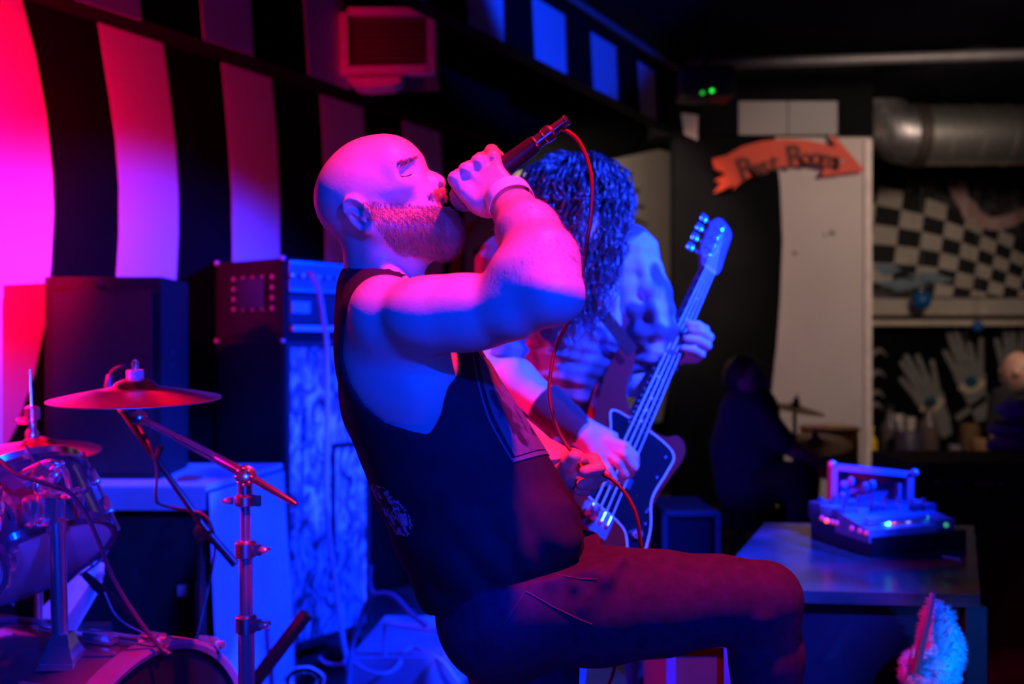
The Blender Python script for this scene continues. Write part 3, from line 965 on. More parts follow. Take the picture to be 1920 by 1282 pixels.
# ---- equipment table at the right, with the pedal case
ZT = 0.72
def on_z(px, py, z):
    y = (CAMZ - z) * FPX / (py - CY)
    return P(px, py, y)
tb = [on_z(1838, 1115, ZT), on_z(1826, 985, ZT), on_z(1434, 980, ZT), on_z(1326, 1103, ZT)]
tbl = thing('equipment_table', 'dark table with a glossy scuffed top carrying the pedal case', 'table', Vector(((tb[0].x + tb[2].x) / 2, (tb[0].y + tb[2].y) / 2, 0)))
M_TTOP = ramp_mat('scuffed_tabletop', [(0.3, (0.012, 0.012, 0.014)), (0.55, (0.05, 0.048, 0.05)), (0.75, (0.09, 0.085, 0.085))], 5, 9, 0.24, bump=0.05)
bm = B(); prism(bm, tb, (0, 0, -0.03)); obj('tabletop', bm, M_TTOP, tbl, bevel=0.004)
ctr = (tb[0] + tb[1] + tb[2] + tb[3]) / 4
ins = [ctr + (p - ctr) * 0.965 for p in tb]
bm = B(); prism(bm, [Vector((p.x, p.y, 0.02)) for p in ins], (0, 0, ZT - 0.05)); obj('skirt_cloth', bm, mat('navy_skirt', (0.012, 0.012, 0.02), 0.9, 0, 0.2, 6, spec=0.1), tbl, smooth=False)
for i in range(4):
    bm = B(); p = ctr + (tb[i] - ctr) * 0.94; box(bm, (p.x, p.y, 0.345), (0.05, 0.05, 0.69)); obj('leg', bm, M_BLACKM, tbl, smooth=False)

pc = thing('pedal_case', 'open flight case of effects pedals with glowing lamps, raised lid, on the table', 'pedal case', on_z(1640, 1020, ZT))
ea = on_z(1636, 1046, ZT); eb = on_z(1812, 1030, ZT); el = on_z(1520, 1005, ZT)
ua = (eb - ea); va = (el - ea)
zc = 0.055
M_CASE = mat('case_blue_grey', (0.30, 0.33, 0.42), 0.5, 0.1, 0.1)
def case_pt(u, v, z): return Vector((ea.x + ua.x * u + va.x * v, ea.y + ua.y * u + va.y * v, ZT + z))
bm = B(); prism(bm, [case_pt(u, v, 0.001) for u, v in ((0, 0), (1, 0), (1, 1), (0, 1))], (0, 0, zc)); obj('case_tray', bm, M_BLACKP, pc, bevel=0.006)
# metal deck, sloped, nearer half
bm = B(); prism(bm, [case_pt(-0.02, 0.02, 0.04), case_pt(-0.02, 0.02, 0.075), case_pt(-0.02, 0.55, 0.105), case_pt(-0.02, 0.55, 0.04)], ua * 0.72); obj('effects_unit', bm, M_CASE, pc, bevel=0.008)
bm = B(); prism(bm, [case_pt(0.03, 0.10, 0.088), case_pt(0.03, 0.16, 0.096), case_pt(0.65, 0.16, 0.096), case_pt(0.65, 0.10, 0.088)], (0, 0, 0.012)); obj('effects_rail', bm, mat('rail_pale', (0.5, 0.53, 0.62), 0.4, 0.3), pc, bevel=0.003)
bm = B(); prism(bm, [case_pt(0.78, 0.15, 0.05), case_pt(0.99, 0.15, 0.05), case_pt(0.99, 0.7, 0.07), case_pt(0.78, 0.7, 0.07)], (0, 0, 0.03)); obj('effects_pedal', bm, M_CASE, pc, bevel=0.004)
rr = random.Random(3)
for i in range(7):
    for j in range(3):
        u, v = 0.06 + 0.88 * i / 6, 0.52 + 0.40 * j / 2
        bm = B(); q = case_pt(u, v, 0.06 + 0.025); box(bm, q, (0.055, 0.05, 0.05), Matrix.Rotation(0.5, 3, 'Z'))
        obj('effects_pedal', bm, mat('pedal_%d' % ((i + j) % 3), ((0.12, 0.13, 0.2), (0.30, 0.30, 0.36), (0.06, 0.06, 0.09))[(i + j) % 3], 0.45), pc, bevel=0.004)
        bm = B(); lathe(bm, [(0.008, 0), (0.007, 0.014), (0, 0.016)], q + Vector((0, 0, 0.025)), (0, 0, 1), 8); obj('pedal_knob', bm, M_STEEL, pc)
for x, y, c, e in ((1550, 976, 'red_lamp', 2.5), (1541, 971, 'red_dim', 0.35), (1560, 978, 'red_dim', 0.35), (1568, 980, 'red_dim', 0.3), (1597, 990, 'red_dim', 0.4), (1612, 995, 'red_dim', 0.4), (1624, 999, 'red_dim', 0.3), (1632, 972, 'white_lamp', 5), (1665, 981, 'cyan_lamp', 4), (1657, 979, 'teal_dim', 0.5), (1675, 976, 'red_lamp2', 4), (1737, 970, 'green_dim', 0.6), (1774, 984, 'green_dim', 0.6), (1653, 957, 'white_dim', 0.6), (1703, 976, 'white_dim', 0.5)):
    colr = {'red_lamp': (1, 0.06, 0.05), 'red_dim': (1, 0.05, 0.14), 'white_lamp': (0.75, 0.95, 1), 'cyan_lamp': (0.1, 0.9, 0.85), 'teal_dim': (0.02, 0.45, 0.5), 'red_lamp2': (1, 0.08, 0.12), 'green_dim': (0.05, 0.55, 0.2), 'white_dim': (0.5, 0.55, 1.0)}[c]
    f = (y - 955) / 60
    bm = B(); Y = 2.98 - 0.35 * f; ball(bm, P(x, y, Y), 0.0075, 8); obj('pedal_lamp', bm, mat('led_' + c, colr, emit=e), pc)
# raised lid
la, lb_ = P(1553, 975, 3.12), P(1705, 978, 3.05)
lt, rt = P(1555, 868, 3.22), P(1707, 884, 3.15)
def lid_pt(u, v, d=0.0): return la + (lb_ - la) * u + ((lt - la) * (1 - u) + (rt - lb_) * u) * v + Vector((0, -d, 0))
bm = B(); prism(bm, [lid_pt(0, 0), lid_pt(1, 0), lid_pt(1, 1), lid_pt(0, 1)], (0, 0.02, 0)); obj('case_lid', bm, mat('lid_foam', (0.10, 0.11, 0.15), 0.8, 0, 0.5, 9), pc, smooth=False)
for u0, u1, v0, v1 in ((0, 1, 0.90, 1), (0, 0.07, 0, 0.9), (0.93, 1, 0, 0.9), (0.82, 0.85, 0.05, 0.75)):
    bm = B(); prism(bm, [lid_pt(u0, v0, 0.03), lid_pt(u1, v0, 0.03), lid_pt(u1, v1, 0.03), lid_pt(u0, v1, 0.03)], (0, 0.04, 0)); obj('lid_edge', bm, M_CASE, pc, bevel=0.004)
for u, v in ((0.16, 0.42), (0.17, 0.62), (0.44, 0.62), (0.52, 0.67), (0.26, 0.70)):
    bm = B(); ball(bm, lid_pt(u, v, 0.01), 0.014, 8, (1, 0.5, 1.2)); obj('foam_clip', bm, mat('clip_grey', (0.35, 0.37, 0.42), 0.5), pc)
for q in (lt, rt, la):
    bm = B(); ball(bm, q + Vector((0, -0.03, 0)), 0.013, 10); obj('ball_corner', bm, mat('corner_bright', (0.8, 0.82, 0.9), 0.35, 0.4), pc)
bm = B(); prism(bm, [on_z(1766, 1042, ZT + 0.03), on_z(1800, 1048, ZT + 0.03), on_z(1802, 1054, ZT + 0.03), on_z(1770, 1046, ZT + 0.03)], (0, 0, 0.003)); obj('case_label', bm, mat('tan_tape', (0.5, 0.42, 0.32), 0.7), pc, smooth=False)

# white plush toy hanging under the table edge, with its strap
YF = on_z(1745, 1115, ZT).y - 0.075
pl = thing('plush_toy', 'fluffy pale blue-lit plush toy hanging on a grey strap under the table edge', 'toy', P(1745, 1280, YF))
F = Field(P(1660, 1420, YF - .10), P(1830, 1100, YF + .12), 0.0045)
F.chain([(P(1748, 1128, YF), 0.006), (P(1752, 1150, YF), .018), (P(1760, 1185, YF), .034), (P(1765, 1215, YF), .040), (P(1755, 1245, YF), .042)], 0.02)
F.ell(P(1768, 1152, YF), .016, .02).ell(P(1728, 1262, YF - .02), (.042, .035, .05), .02).ell(P(1752, 1252, YF - .035), .030, .015)
F.ell(P(1706, 1236, YF - .02), .013, .01).ell(P(1712, 1250, YF - .03), (.02, .015, .015), .012).ell(P(1704, 1262, YF - .04), .012, .01).limb(P(1745, 1265, YF), P(1740, 1380, YF), .05, .055, .03)
F.ell(P(1715, 1262, YF - .06), .016, .012, op='sub')
F.warp(lambda X, Y, Z: 0.0022 * (np.sin(X * 260 + 3 * np.sin(Z * 90)) * np.sin(Z * 240 + 2 * np.sin(Y * 150)) + np.sin(Y * 230)))
V, Q = F.mesh()
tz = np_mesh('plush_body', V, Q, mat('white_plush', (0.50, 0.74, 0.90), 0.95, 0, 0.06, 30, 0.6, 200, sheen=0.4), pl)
N = vnormals(V, Q); pick = rng.choice(len(V), 4200)
strands('plush_fur', V[pick], N[pick], 0.014, 0.0010, (0, 0, -0.2), MATS['white_plush'], pl)
for q in ((1712, 1247), (1724, 1243)):
    pass
bm = B(); tube(bm, [P(1749, 1112, YF - .012), P(1740, 1160, YF - .03), P(1726, 1215, YF - .05), P(1716, 1262, YF - .06)], [0.007, 0.008, 0.010, 0.011], 6)
obj('strap', bm, mat('grey_webbing', (0.20, 0.16, 0.16), 0.85, 0, 0.1, 80), pl)

# dark road cases standing around
def case_box(name, label, cat, x0, x1, ytop, Y, depth, m, edge=None, bottom=0.0, skew=0.0):
    a_, b_ = P(x0, ytop, Y), P(x1, ytop, Y)
    t = thing(name, label, cat, Vector(((a_.x + b_.x) / 2, Y, bottom)))
    bm = B(); prism(bm, [Vector((a_.x, Y, bottom)), Vector((b_.x, Y, bottom)), Vector((b_.x + skew, Y + depth, bottom)), Vector((a_.x + skew, Y + depth, bottom))], (0, 0, a_.z - bottom)); obj('case_body', bm, m, t, smooth=False)
    if edge:
        bm = B()
        for p_, q_ in ((Vector((a_.x, Y, a_.z)), Vector((b_.x, Y, a_.z))), (Vector((a_.x, Y, bottom)), Vector((a_.x, Y, a_.z))), (Vector((b_.x, Y, bottom)), Vector((b_.x, Y, a_.z)))):
            d_ = (q_ - p_); c_ = (p_ + q_) / 2; box(bm, c_, (max(0.018, abs(d_.x)), 0.018, max(0.018, abs(d_.z))))
        obj('edge_trim', bm, edge, t, smooth=False)
    return t, a_, b_
M_EDGE = mat('aluminium_edge', (0.5, 0.52, 0.58), 0.4, 0.5)
case_box('road_case', 'wooden road case with metal edges seen under the raised knee', 'case', 1257, 1364, 1202, 1.98, 0.40, mat('red_wood_panel', (0.055, 0.03, 0.03), 0.6, 0, 0.15, 9), mat('blue_lit_edge', (0.05, 0.07, 0.25), 0.4))  # blue light on the metal edges is put into their colour
case_box('stage_monitor', 'dark box behind the bass player with a dim top edge', 'box', 1246, 1345, 962, 3.7, 0.4, mat('navy_box', (0.003, 0.003, 0.006), 0.8, spec=0.1), mat('navy_edge', (0.010, 0.010, 0.02), 0.6))
t_, a_, b_ = case_box('amplifier_rack', 'dark amplifier rack with faint labels behind the pedal case', 'rack', 1712, 1990, 868, 4.3, 0.5, M_VINYL)
for x0, x1, y, c in ((1756, 1806, 903, (0.03, 0.05, 0.12)), (1830, 1862, 906, (0.10, 0.10, 0.12)), (1788, 1850, 921, (0.03, 0.03, 0.05)), (1740, 1900, 880, (0.02, 0.02, 0.03))):
    bm = B(); p_, q_ = P(x0, y, 4.285), P(x1, y, 4.285); box(bm, (p_ + q_) / 2, (q_.x - p_.x, 0.02, 0.016)); obj('label_strip', bm, mat('label_%d' % x0, c, 0.6), t_, smooth=False)
bm = B(); ball(bm, P(1878, 905, 4.28), 0.010, 8); obj('knob', bm, M_STEEL, t_)

# second band's drum kit in the shade by the partition
for cxp, cyp, Y, rr_, tilt, lbl in ((1490, 767, 5.6, 0.165, (0.16, -0.10, 1), 'upper bronze cymbal of the unused kit, before the pale partition'), (1528, 832, 5.5, 0.20, (-0.05, -0.22, 1), 'lower, wider bronze cymbal of the unused kit before the partition')):
    t_ = thing('cymbal', lbl, 'cymbal', P(cxp, cyp, Y), 'cymbals of the unused kit')
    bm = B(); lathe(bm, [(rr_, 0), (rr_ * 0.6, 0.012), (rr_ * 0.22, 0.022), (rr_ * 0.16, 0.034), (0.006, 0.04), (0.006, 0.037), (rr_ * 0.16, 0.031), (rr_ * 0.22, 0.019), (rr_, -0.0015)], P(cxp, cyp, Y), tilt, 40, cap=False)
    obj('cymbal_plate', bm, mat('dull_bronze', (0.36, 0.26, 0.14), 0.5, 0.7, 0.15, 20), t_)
    bm = B(); lathe(bm, [(0.018, 0.03), (0.018, 0.06), (0.006, 0.065), (0.006, 0.085), (0, 0.086)], P(cxp, cyp, Y), tilt, 10); obj('felt_and_nut', bm, M_BLACKP, t_)
    s_ = thing('cymbal_stand', 'dark stand carrying the ' + ('upper' if cyp < 800 else 'lower') + ' cymbal of the unused kit', 'stand', Vector((P(cxp, cyp, Y).x, Y, 0)), 'stands of the unused kit')
    bm = B(); x = P(cxp, cyp, Y); tube(bm, [Vector((x.x, Y, 0.25)), x], 0.012, 8); obj('pole', bm, M_BLACKM, s_)
    for k in range(3):
        an = k * 2.1 + .4; bm = B(); tube(bm, [Vector((x.x, Y, 0.35)), Vector((x.x + 0.25 * math.cos(an), Y + 0.25 * math.sin(an), 0.012))], 0.010, 6); obj('leg', bm, M_BLACKM, s_)
bm = B(); lathe(bm, [(0.17, 0), (0.175, 0.01), (0.175, 0.02), (0.165, 0.025), (0.165, 0.27), (0.175, 0.275), (0.175, 0.29), (0.16, 0.295)], Vector((P(1555, 870, 5.9).x, 5.9, P(0, 892, 5.9).z)), (0, 0, 1), 30)
tm = obj('floor_tom', bm, mat('amber_shell', (0.75, 0.32, 0.02), 0.4, 0, 0.1)); tag(tm, 'amber floor tom beyond the raised case lid', 'drum')
for k in range(3):
    an = k * 2.1 + .7; c_ = P(1555, 870, 5.9); bm = B(); tube(bm, [Vector((c_.x + .18 * math.cos(an), 5.9 + .18 * math.sin(an), P(0, 860, 5.9).z)), Vector((c_.x + .19 * math.cos(an), 5.9 + .19 * math.sin(an), 0.006))], 0.008, 6); obj('leg', bm, M_BLACKM, tm)

# low bar counter by the mural with bottles and bits
YR = 7.3
zc_ = P(0, 868, YR).z
ct_ = thing('bar_counter', 'low dark counter below the painted hands', 'counter', Vector((3.3, YR, 0)))
bm = B(); x0, x1 = P(1636, 868, YR).x, P(2000, 868, YR).x; box(bm, ((x0 + x1) / 2, YR + 0.35, zc_ / 2 - 0.02), (x1 - x0 - 0.06, 0.55, zc_ - 0.04)); obj('counter_body', bm, M_DARK, ct_, smooth=False)
bm = B(); box(bm, ((x0 + x1) / 2, YR + 0.35, zc_ - 0.015), (x1 - x0, 0.66, 0.03)); obj('counter_top', bm, mat('counter_wood', (0.06, 0.045, 0.05), 0.5, 0, 0.3, 8), ct_, bevel=0.005)
def lathe_thing(name, label, cat, px, py0, py1, Y, prof, m, group=None, cap_m=None):
    h = (py0 - py1) / FPX * Y
    p = P(px, py0, Y); p.z = zc_ + 0.001
    t = thing(name, label, cat, p, group)
    bm = B(); lathe(bm, [(r_ * h, z_ * h) for r_, z_ in prof], p, (0, 0, 1), 16); obj('body', bm, m, t)
    if cap_m: bm = B(); lathe(bm, [(0.085 * h, 0.93 * h), (0.085 * h, h), (0, h)], p, (0, 0, 1), 12); obj('cap', bm, cap_m, t)
bot = [(0.16, 0), (0.17, 0.02), (0.17, 0.55), (0.15, 0.64), (0.07, 0.74), (0.06, 0.95), (0.0, 0.955)]
cup = [(0.28, 0), (0.38, 1.0), (0.35, 1.0), (0.26, 0.06), (0, 0.05)]
lathe_thing('squeeze_bottle', 'bright yellow squeeze bottle beside the partition edge', 'bottle', 1633, 868, 803, YR + .1, bot, mat('yellow_plastic', (0.80, 0.52, 0.02), 0.5), None, mat('yellow_cap', (0.85, 0.62, 0.03), 0.5))
lathe_thing('bottle', 'tall grey bottle next to the yellow bottle', 'bottle', 1668, 868, 768, YR + .3, bot, mat('grey_glass', (0.10, 0.08, 0.09), 0.35), 'bottles on the counter', M_BLACKP)
lathe_thing('bottle', 'slim dark bottle under the iris of the left painted hand', 'bottle', 1741, 868, 762, YR + .3, bot, mat('brown_glass', (0.12, 0.085, 0.085), 0.3), 'bottles on the counter', M_BLACKP)
lathe_thing('paper_cup', 'taller white cup between the two bottles', 'cup', 1684, 868, 790, YR + .45, [(0.09, 0), (0.135, 1), (0.12, 1), (0.085, .05), (0, .04)], mat('white_cup', (0.55, 0.48, 0.45), 0.7), 'white cups on the counter')
lathe_thing('paper_cup', 'shorter white cup nearest the slim dark bottle', 'cup', 1707, 868, 796, YR + .45, [(0.09, 0), (0.135, 1), (0.12, 1), (0.085, .05), (0, .04)], mat('white_cup', (0.55, 0.48, 0.45), 0.7), 'white cups on the counter')
lathe_thing('storage_pot', 'wide dark purple pot in front of the white cups', 'pot', 1702, 868, 812, YR + .1, [(0.40, 0), (0.46, 0.05), (0.46, 0.95), (0.42, 1), (0.40, .9), (0, .88)], mat('purple_pot', (0.05, 0.035, 0.08), 0.5))
lathe_thing('glass_tumbler', 'small glass tumbler catching light right of the painted wrists', 'glass', 1790, 868, 838, YR + .1, cup, mat('pale_glass', (0.35, 0.35, 0.40), 0.2), 'tumblers on the counter')
lathe_thing('glass_tumbler', 'amber tumbler at the right of the counter beside the person', 'glass', 1838, 868, 826, YR + .1, cup, mat('amber_glass', (0.45, 0.25, 0.12), 0.25), 'tumblers on the counter')
lathe_thing('storage_pot', 'brown pot between the two tumblers', 'pot', 1818, 868, 806, YR + .4, [(0.25, 0), (0.30, .1), (0.30, 0.9), (0.2, 1), (0, 1)], mat('brown_pot', (0.16, 0.09, 0.04), 0.6))
for px, py, r_, lb in ((1728, 563, 18, 'larger blue glass ball on the cream moulding'), (1833, 612, 11, 'smaller blue glass ball hanging at the moulding edge')):
    p = P(px, py, YB - 0.30); rad = r_ / FPX * (YB - 0.3)
    t = thing('glass_ball', lb, 'ornament', p, 'blue balls along the moulding')
    bm = B(); ball(bm, p, rad, 18); obj('ball_body', bm, mat('blue_glass', (0.012, 0.13, 0.42), 0.25, 0, 0.05), t)
    bm = B(); lathe(bm, [(rad * .25, 0), (rad * .25, rad * .2), (0, rad * .22)], p + Vector((0, 0, rad * .95)), (0, 0, 1), 10); obj('hanger_cap', bm, M_STEEL, t)
    bm = B(); tube(bm, [p + Vector((0, 0, rad)), Vector((p.x, p.y, 3.3))], 0.003, 5); obj('cord', bm, M_BLACKP, t)
# green pilot lamps of a unit under the ceiling
t_ = thing('ceiling_projector', 'dark ceiling unit with two green pilot lamps', 'projector', P(1330, 180, 6.0))
bm = B(); p = P(1322, 160, 6.05); box(bm, p, (0.32, 0.26, 0.18)); obj('housing', bm, M_BLACKP, t_, bevel=0.02)
bm = B(); tube(bm, [p, Vector((p.x, p.y, 3.3))], 0.02, 8); obj('mount_pole', bm, M_BLACKM, t_)
for x, y, e in ((1335, 170, 2.2), (1317, 174, 0.8)):
    bm = B(); ball(bm, P(x, y, 5.90), 0.011, 8); obj('pilot_lamp', bm, mat('green_led_%d' % x, (0.02, 0.85, 0.05), emit=e), t_)
# ------------------------------------------------------------------ the drum kit at the left
def cymbal(name, label, c, R, axis, m, group=None, nut=True):
    t = thing(name, label, 'cymbal', c, group)
    prof = [(R, 0), (R * 0.75, R * 0.055), (R * 0.45, R * 0.11), (R * 0.27, R * 0.145), (R * 0.22, R * 0.20), (R * 0.12, R * 0.245), (0.005, R * 0.255)]
    prof = prof + [(r, h - 0.0022) for r, h in reversed(prof)] 
    bm = B(); lathe(bm, prof + [prof[0]], c, axis, 64, cap=False); obj('cymbal_plate', bm, m, t)
    return t
riser = None
bm = B(); prism(bm, [Vector((-1.75, 1.6, 0)), Vector((-0.66, 1.6, 0)), Vector((-0.66, 2.1, 0)), Vector((-0.87, 2.1, 0)), Vector((-0.87, 2.95, 0)), Vector((-1.72, 2.95, 0)), Vector((-2.3, 1.9, 0))], (0, 0, 0.16))
tag(obj('drum_riser', bm, M_DARK, smooth=False, bevel=0.01), 'low black riser under the drum kit', 'riser')
RZ = 0.16
# bass drum
KN = Vector((0.93, -0.37, 0)).normalized()
kt = P(285, 1208, 1.95)
KR = 0.275
kc = Vector((kt.x, kt.y, kt.z - KR - 0.012))
M_SHELL = mat('wine_drum_shell', (0.13, 0.05, 0.065), 0.22, 0, 0.10, 7, coat=0.7)
M_HOOP = mat('drum_hoop', (0.22, 0.09, 0.15), 0.25, 0, 0.1, 9, coat=0.6)
kd = thing('bass_drum', 'wine-coloured bass drum with chrome lugs lying on the riser, at lower left', 'drum', Vector((kc.x, kc.y, RZ)))
bm = B(); lathe(bm, [(KR - 0.012, 0), (KR, 0.0), (KR, 0.42), (KR - 0.012, 0.42), (KR - 0.012, 0)], kc - KN * 0.43, KN, 64, cap=False); obj('shell', bm, M_SHELL, kd)
for s_ in (0.0, -0.455):
    bm = B(); lathe(bm, [(KR + 0.004, -0.03), (KR + 0.014, -0.028), (KR + 0.014, 0.018), (KR + 0.006, 0.022), (KR - 0.004, 0.018), (KR + 0.004, -0.03)], kc + KN * s_, KN, 64, cap=False); obj('hoop', bm, M_HOOP, kd)
bm = B(); lathe(bm, [(KR + 0.003, 0), (KR - 0.004, 0.006), (0, 0.008)], kc + KN * 0.0, KN, 48, cap=False); obj('front_head', bm, mat('black_drumhead', (0.012, 0.012, 0.014), 0.4), kd)
bm = B(); lathe(bm, [(KR + 0.003, 0), (0, 0.004)], kc - KN * 0.46, KN, 48, cap=False); obj('batter_head', bm, mat('white_drumhead', (0.75, 0.72, 0.72), 0.5), kd)
kx = KN.cross(Vector((0, 0, 1))).normalized()      # towards the camera side
for k in range(10):
    an = 2 * math.pi * (k + 0.5) / 10
    rd = kx * math.cos(an) + Vector((0, 0, 1)) * math.sin(an)
    p = kc + rd * (KR + 0.022)
    Rm = Matrix((KN, rd.cross(KN), rd)).transposed()
    bm = B(); box(bm, p + KN * 0.0 + rd * 0.002, (0.045, 0.036, 0.018), Rm); cw = obj('claw', bm, M_CHROME, kd, bevel=0.004)
    bm = B(); tube(bm, [p + KN * 0.03, p - KN * 0.10], 0.004, 8); tube(bm, [p + KN * 0.022, p + KN * 0.035], 0.009, 8); obj('tension_rod', bm, M_CHROME, kd)
    bm = B(); box(bm, kc + rd * (KR + 0.012) - KN * 0.13, (0.075, 0.030, 0.024), Rm); obj('lug', bm, M_CHROME, kd, bevel=0.007)
for sgn in (-1, 1):
    p = kc - KN * 0.08 + kx * (sgn * 0.20) - Vector((0, 0, 0.19)); q = Vector((p.x + kx.x * sgn * 0.13 + KN.x * 0.05, p.y + kx.y * sgn * 0.13 + KN.y * 0.05, RZ + 0.006))
    bm = B(); tube(bm, [p, q], 0.008, 8); obj('spur', bm, M_CHROME, kd)
bm = B(); box(bm, (kc.x - KN.x * .2, kc.y - KN.y * .2, (RZ + kc.z - KR) / 2 + 0.004), (0.12, 0.12, max(0.01, kc.z - KR - RZ + 0.01))); obj('cradle_pad', bm, M_RUBBER, kd)
# tom post on the bass drum
YT = 1.93
th = thing('tom_holder', 'chrome tom holder post clamped on the bass drum shell', 'tom holder', P(118, 1235, YT))
b0 = P(118, 1240, YT); nrm = (b0 - kc); nrm = (nrm - KN * nrm.dot(KN)).normalized()
bm = B()
for w0, w1, z0, z1 in ((0.038, 0.037, -0.006, 0.006), (0.034, 0.024, 0.006, 0.040), (0.021, 0.019, 0.040, 0.056)):
    a_ = [b0 + Vector((sx * w0, sy * w0, z0)) for sx, sy in ((-1, -1), (1, -1), (1, 1), (-1, 1))]
    c_ = [b0 + Vector((sx * w1 * .8, sy * w1 * .8, z1)) for sx, sy in ((-1, -1), (1, -1), (1, 1), (-1, 1))]
    va_ = [bm.verts.new(p) for p in a_]; vb_ = [bm.verts.new(p) for p in c_]
    bm.faces.new(va_); bm.faces.new(vb_)
    for i in range(4): bm.faces.new((va_[i], va_[(i + 1) % 4], vb_[(i + 1) % 4], vb_[i]))
obj('base_block', bm, M_CHROME, th, bevel=0.004)
ptop = P(106, 965, YT)
bm = B(); tube(bm, [b0 + Vector((-0.005, 0, 0.03)), ptop], 0.0155, 20); obj('post', bm, M_CHROME, th)
bm = B(); tube(bm, [ptop + Vector((0, 0, -0.03)), ptop + Vector((0, 0, 0.004))], 0.020, 16); obj('memory_collar', bm, M_CHROME, th)
# clamp: three barrels side by side
for x, y, r_, h_ in ((66, 955, 0.024, 0.05), (96, 950, 0.027, 0.058), (134, 948, 0.022, 0.048)):
    p = P(x, y, YT - 0.005); bm = B(); lathe(bm, [(r_ * .8, -h_ / 2), (r_, -h_ / 2 + .004), (r_, h_ / 2 - .004), (r_ * .8, h_ / 2)], p, (0.1, -0.1, 1), 20); obj('clamp_barrel', bm, M_CHROME, th)
bm = B(); box(bm, P(98, 950, YT + 0.008), (0.085, 0.03, 0.034)); obj('clamp_bridge', bm, M_CHROME, th, bevel=0.006)
def wingnut(c, axis, parent, s=1.0, m=M_CHROME):
    bm = B(); ax = Vector(axis).normalized(); R = axes_from(ax)
    lathe(bm, [(0.007 * s, 0), (0.007 * s, 0.012 * s), (0.004 * s, 0.016 * s), (0, 0.016 * s)], c, ax, 10)
    for sg_ in (-1, 1): box(bm, Vector(c) + R @ Vector((sg_ * 0.011 * s, 0, 0.012 * s)), (0.015 * s, 0.004 * s, 0.014 * s), R @ Matrix.Rotation(sg_ * 0.35, 3, 'Y'))
    obj('wing_nut', bm, m, parent)
wingnut(P(78, 978, YT - 0.03), (-0.2, -1, -0.3), th, 1.2)
wingnut(P(140, 928, YT - 0.01), (0.7, -0.4, 0.6), th, 1.3)
wingnut(P(72, 922, YT), (0, -0.3, 1), th, 1.3)
for pts in ([(96, 935), (92, 905), (100, 880), (120, 868)], [(66, 960), (45, 968), (20, 976), (6, 985)], [(134, 940), (128, 905), (118, 878), (95, 866), (60, 878), (0, 908)]):
    bm = B(); tube(bm, spline([P(x, y, YT + 0.02 + 0.0006 * abs(x - 100)) for x, y in pts], 6), 0.0065, 10); obj('l_rod', bm, M_CHROME, th)
bm = B(); box(bm, P(86, 893, YT + 0.03), (0.05, 0.03, 0.045), Matrix.Rotation(0.5, 3, 'Y')); obj('rod_bracket', bm, M_CHROME, th, bevel=0.007)
# toms tilted to the drummer: we see their lower heads
M_TOM = mat('silver_wine_shell', (0.15, 0.09, 0.14), 0.28, 0.15, 0.08, 6, coat=0.5)
M_RESO = mat('milky_drumhead', (0.70, 0.66, 0.72), 0.35, 0, 0.06, 5)
def tom(label, c, nb, R, depth):
    nb = Vector(nb).normalized(); up = -nb
    t = thing('rack_tom', label, 'drum', c, 'rack toms over the bass drum')
    bm = B(); lathe(bm, [(R - 0.008, 0), (R, 0), (R, depth), (R - 0.008, depth), (R - 0.008, 0)], c, up, 56, cap=False); obj('shell', bm, M_TOM, t)
    for z in (-0.004, depth - 0.016):
        bm = B(); lathe(bm, [(R + 0.003, z), (R + 0.012, z - 0.002), (R + 0.007, z + 0.010), (R + 0.012, z + 0.022), (R + 0.003, z + 0.022), (R + 0.003, z)], c, up, 56, cap=False); obj('hoop', bm, M_CHROME if z > 0 else M_HOOP, t)
    bm = B(); lathe(bm, [(R + 0.003, 0.002), (R - 0.004, -0.001), (0, -0.001)], c, up, 48, cap=False); obj('lower_head', bm, M_RESO, t)
    bm = B(); lathe(bm, [(R + 0.003, depth), (0, depth)], c, up, 48, cap=False); obj('batter_head', bm, M_RESO, t)
    A = axes_from(up)
    for k in range(6):
        an = 2 * math.pi * (k + 0.3) / 6
        rd = A @ Vector((math.cos(an), math.sin(an), 0)); tg = up.cross(rd)
        Rm = Matrix((tg, up, rd)).transposed()
        bm = B(); box(bm, Vector(c) + rd * (R + 0.012) + up * 0.05, (0.018, 0.04, 0.022), Rm); box(bm, Vector(c) + rd * (R + 0.012) + up * (depth - 0.05), (0.018, 0.04, 0.022), Rm); obj('lug', bm, M_CHROME, t, bevel=0.005)
        bm = B(); tube(bm, [Vector(c) + rd * (R + 0.014) - up * 0.012, Vector(c) + rd * (R + 0.014) + up * (depth + 0.012)], 0.0035, 8); obj('tension_rod', bm, M_CHROME, t)
    return t
tom('tilted rack tom, milky lower head facing out, behind the chrome post', P(66, 1058, 2.06), (0.52, -0.30, -0.80), 0.158, 0.175)
tom('small rack tom rim just entering at the left edge', P(-95, 1075, 1.80), (0.30, -0.80, -0.5), 0.085, 0.15)
# crash cymbal on its chrome boom stand
YCY = 2.0
cc = P(254, 747, YCY)
cy = cymbal('crash_cymbal', 'crash cymbal on the chrome boom stand, nearest the camera', cc, 0.166, (0.0, -0.055, 1), M_BRASS)
bm = B(); lathe(bm, [(0.017, 0.036), (0.017, 0.056), (0.0155, 0.058), (0.0155, 0.044), (0, 0.044)], cc, (0, -0.05, 1), 18, cap=False); obj('felt_washer', bm, mat('pale_felt', (0.6, 0.45, 0.5), 0.9), cy)
bm = B(); lathe(bm, [(0.004, 0.0), (0.004, 0.078), (0, 0.079)], cc, (0, -0.05, 1), 10); obj('tilter_rod', bm, M_CHROME, cy)
wingnut(cc + Vector((0, 0, 0.058)), (0, -0.05, 1), cy, 0.9)
YB0 = 1.88
bs = thing('cymbal_boom_stand', 'chrome boom stand with collars and wing screws, carrying the crash cymbal', 'stand', Vector((P(464, 1282, YB0).x, YB0, 0)))
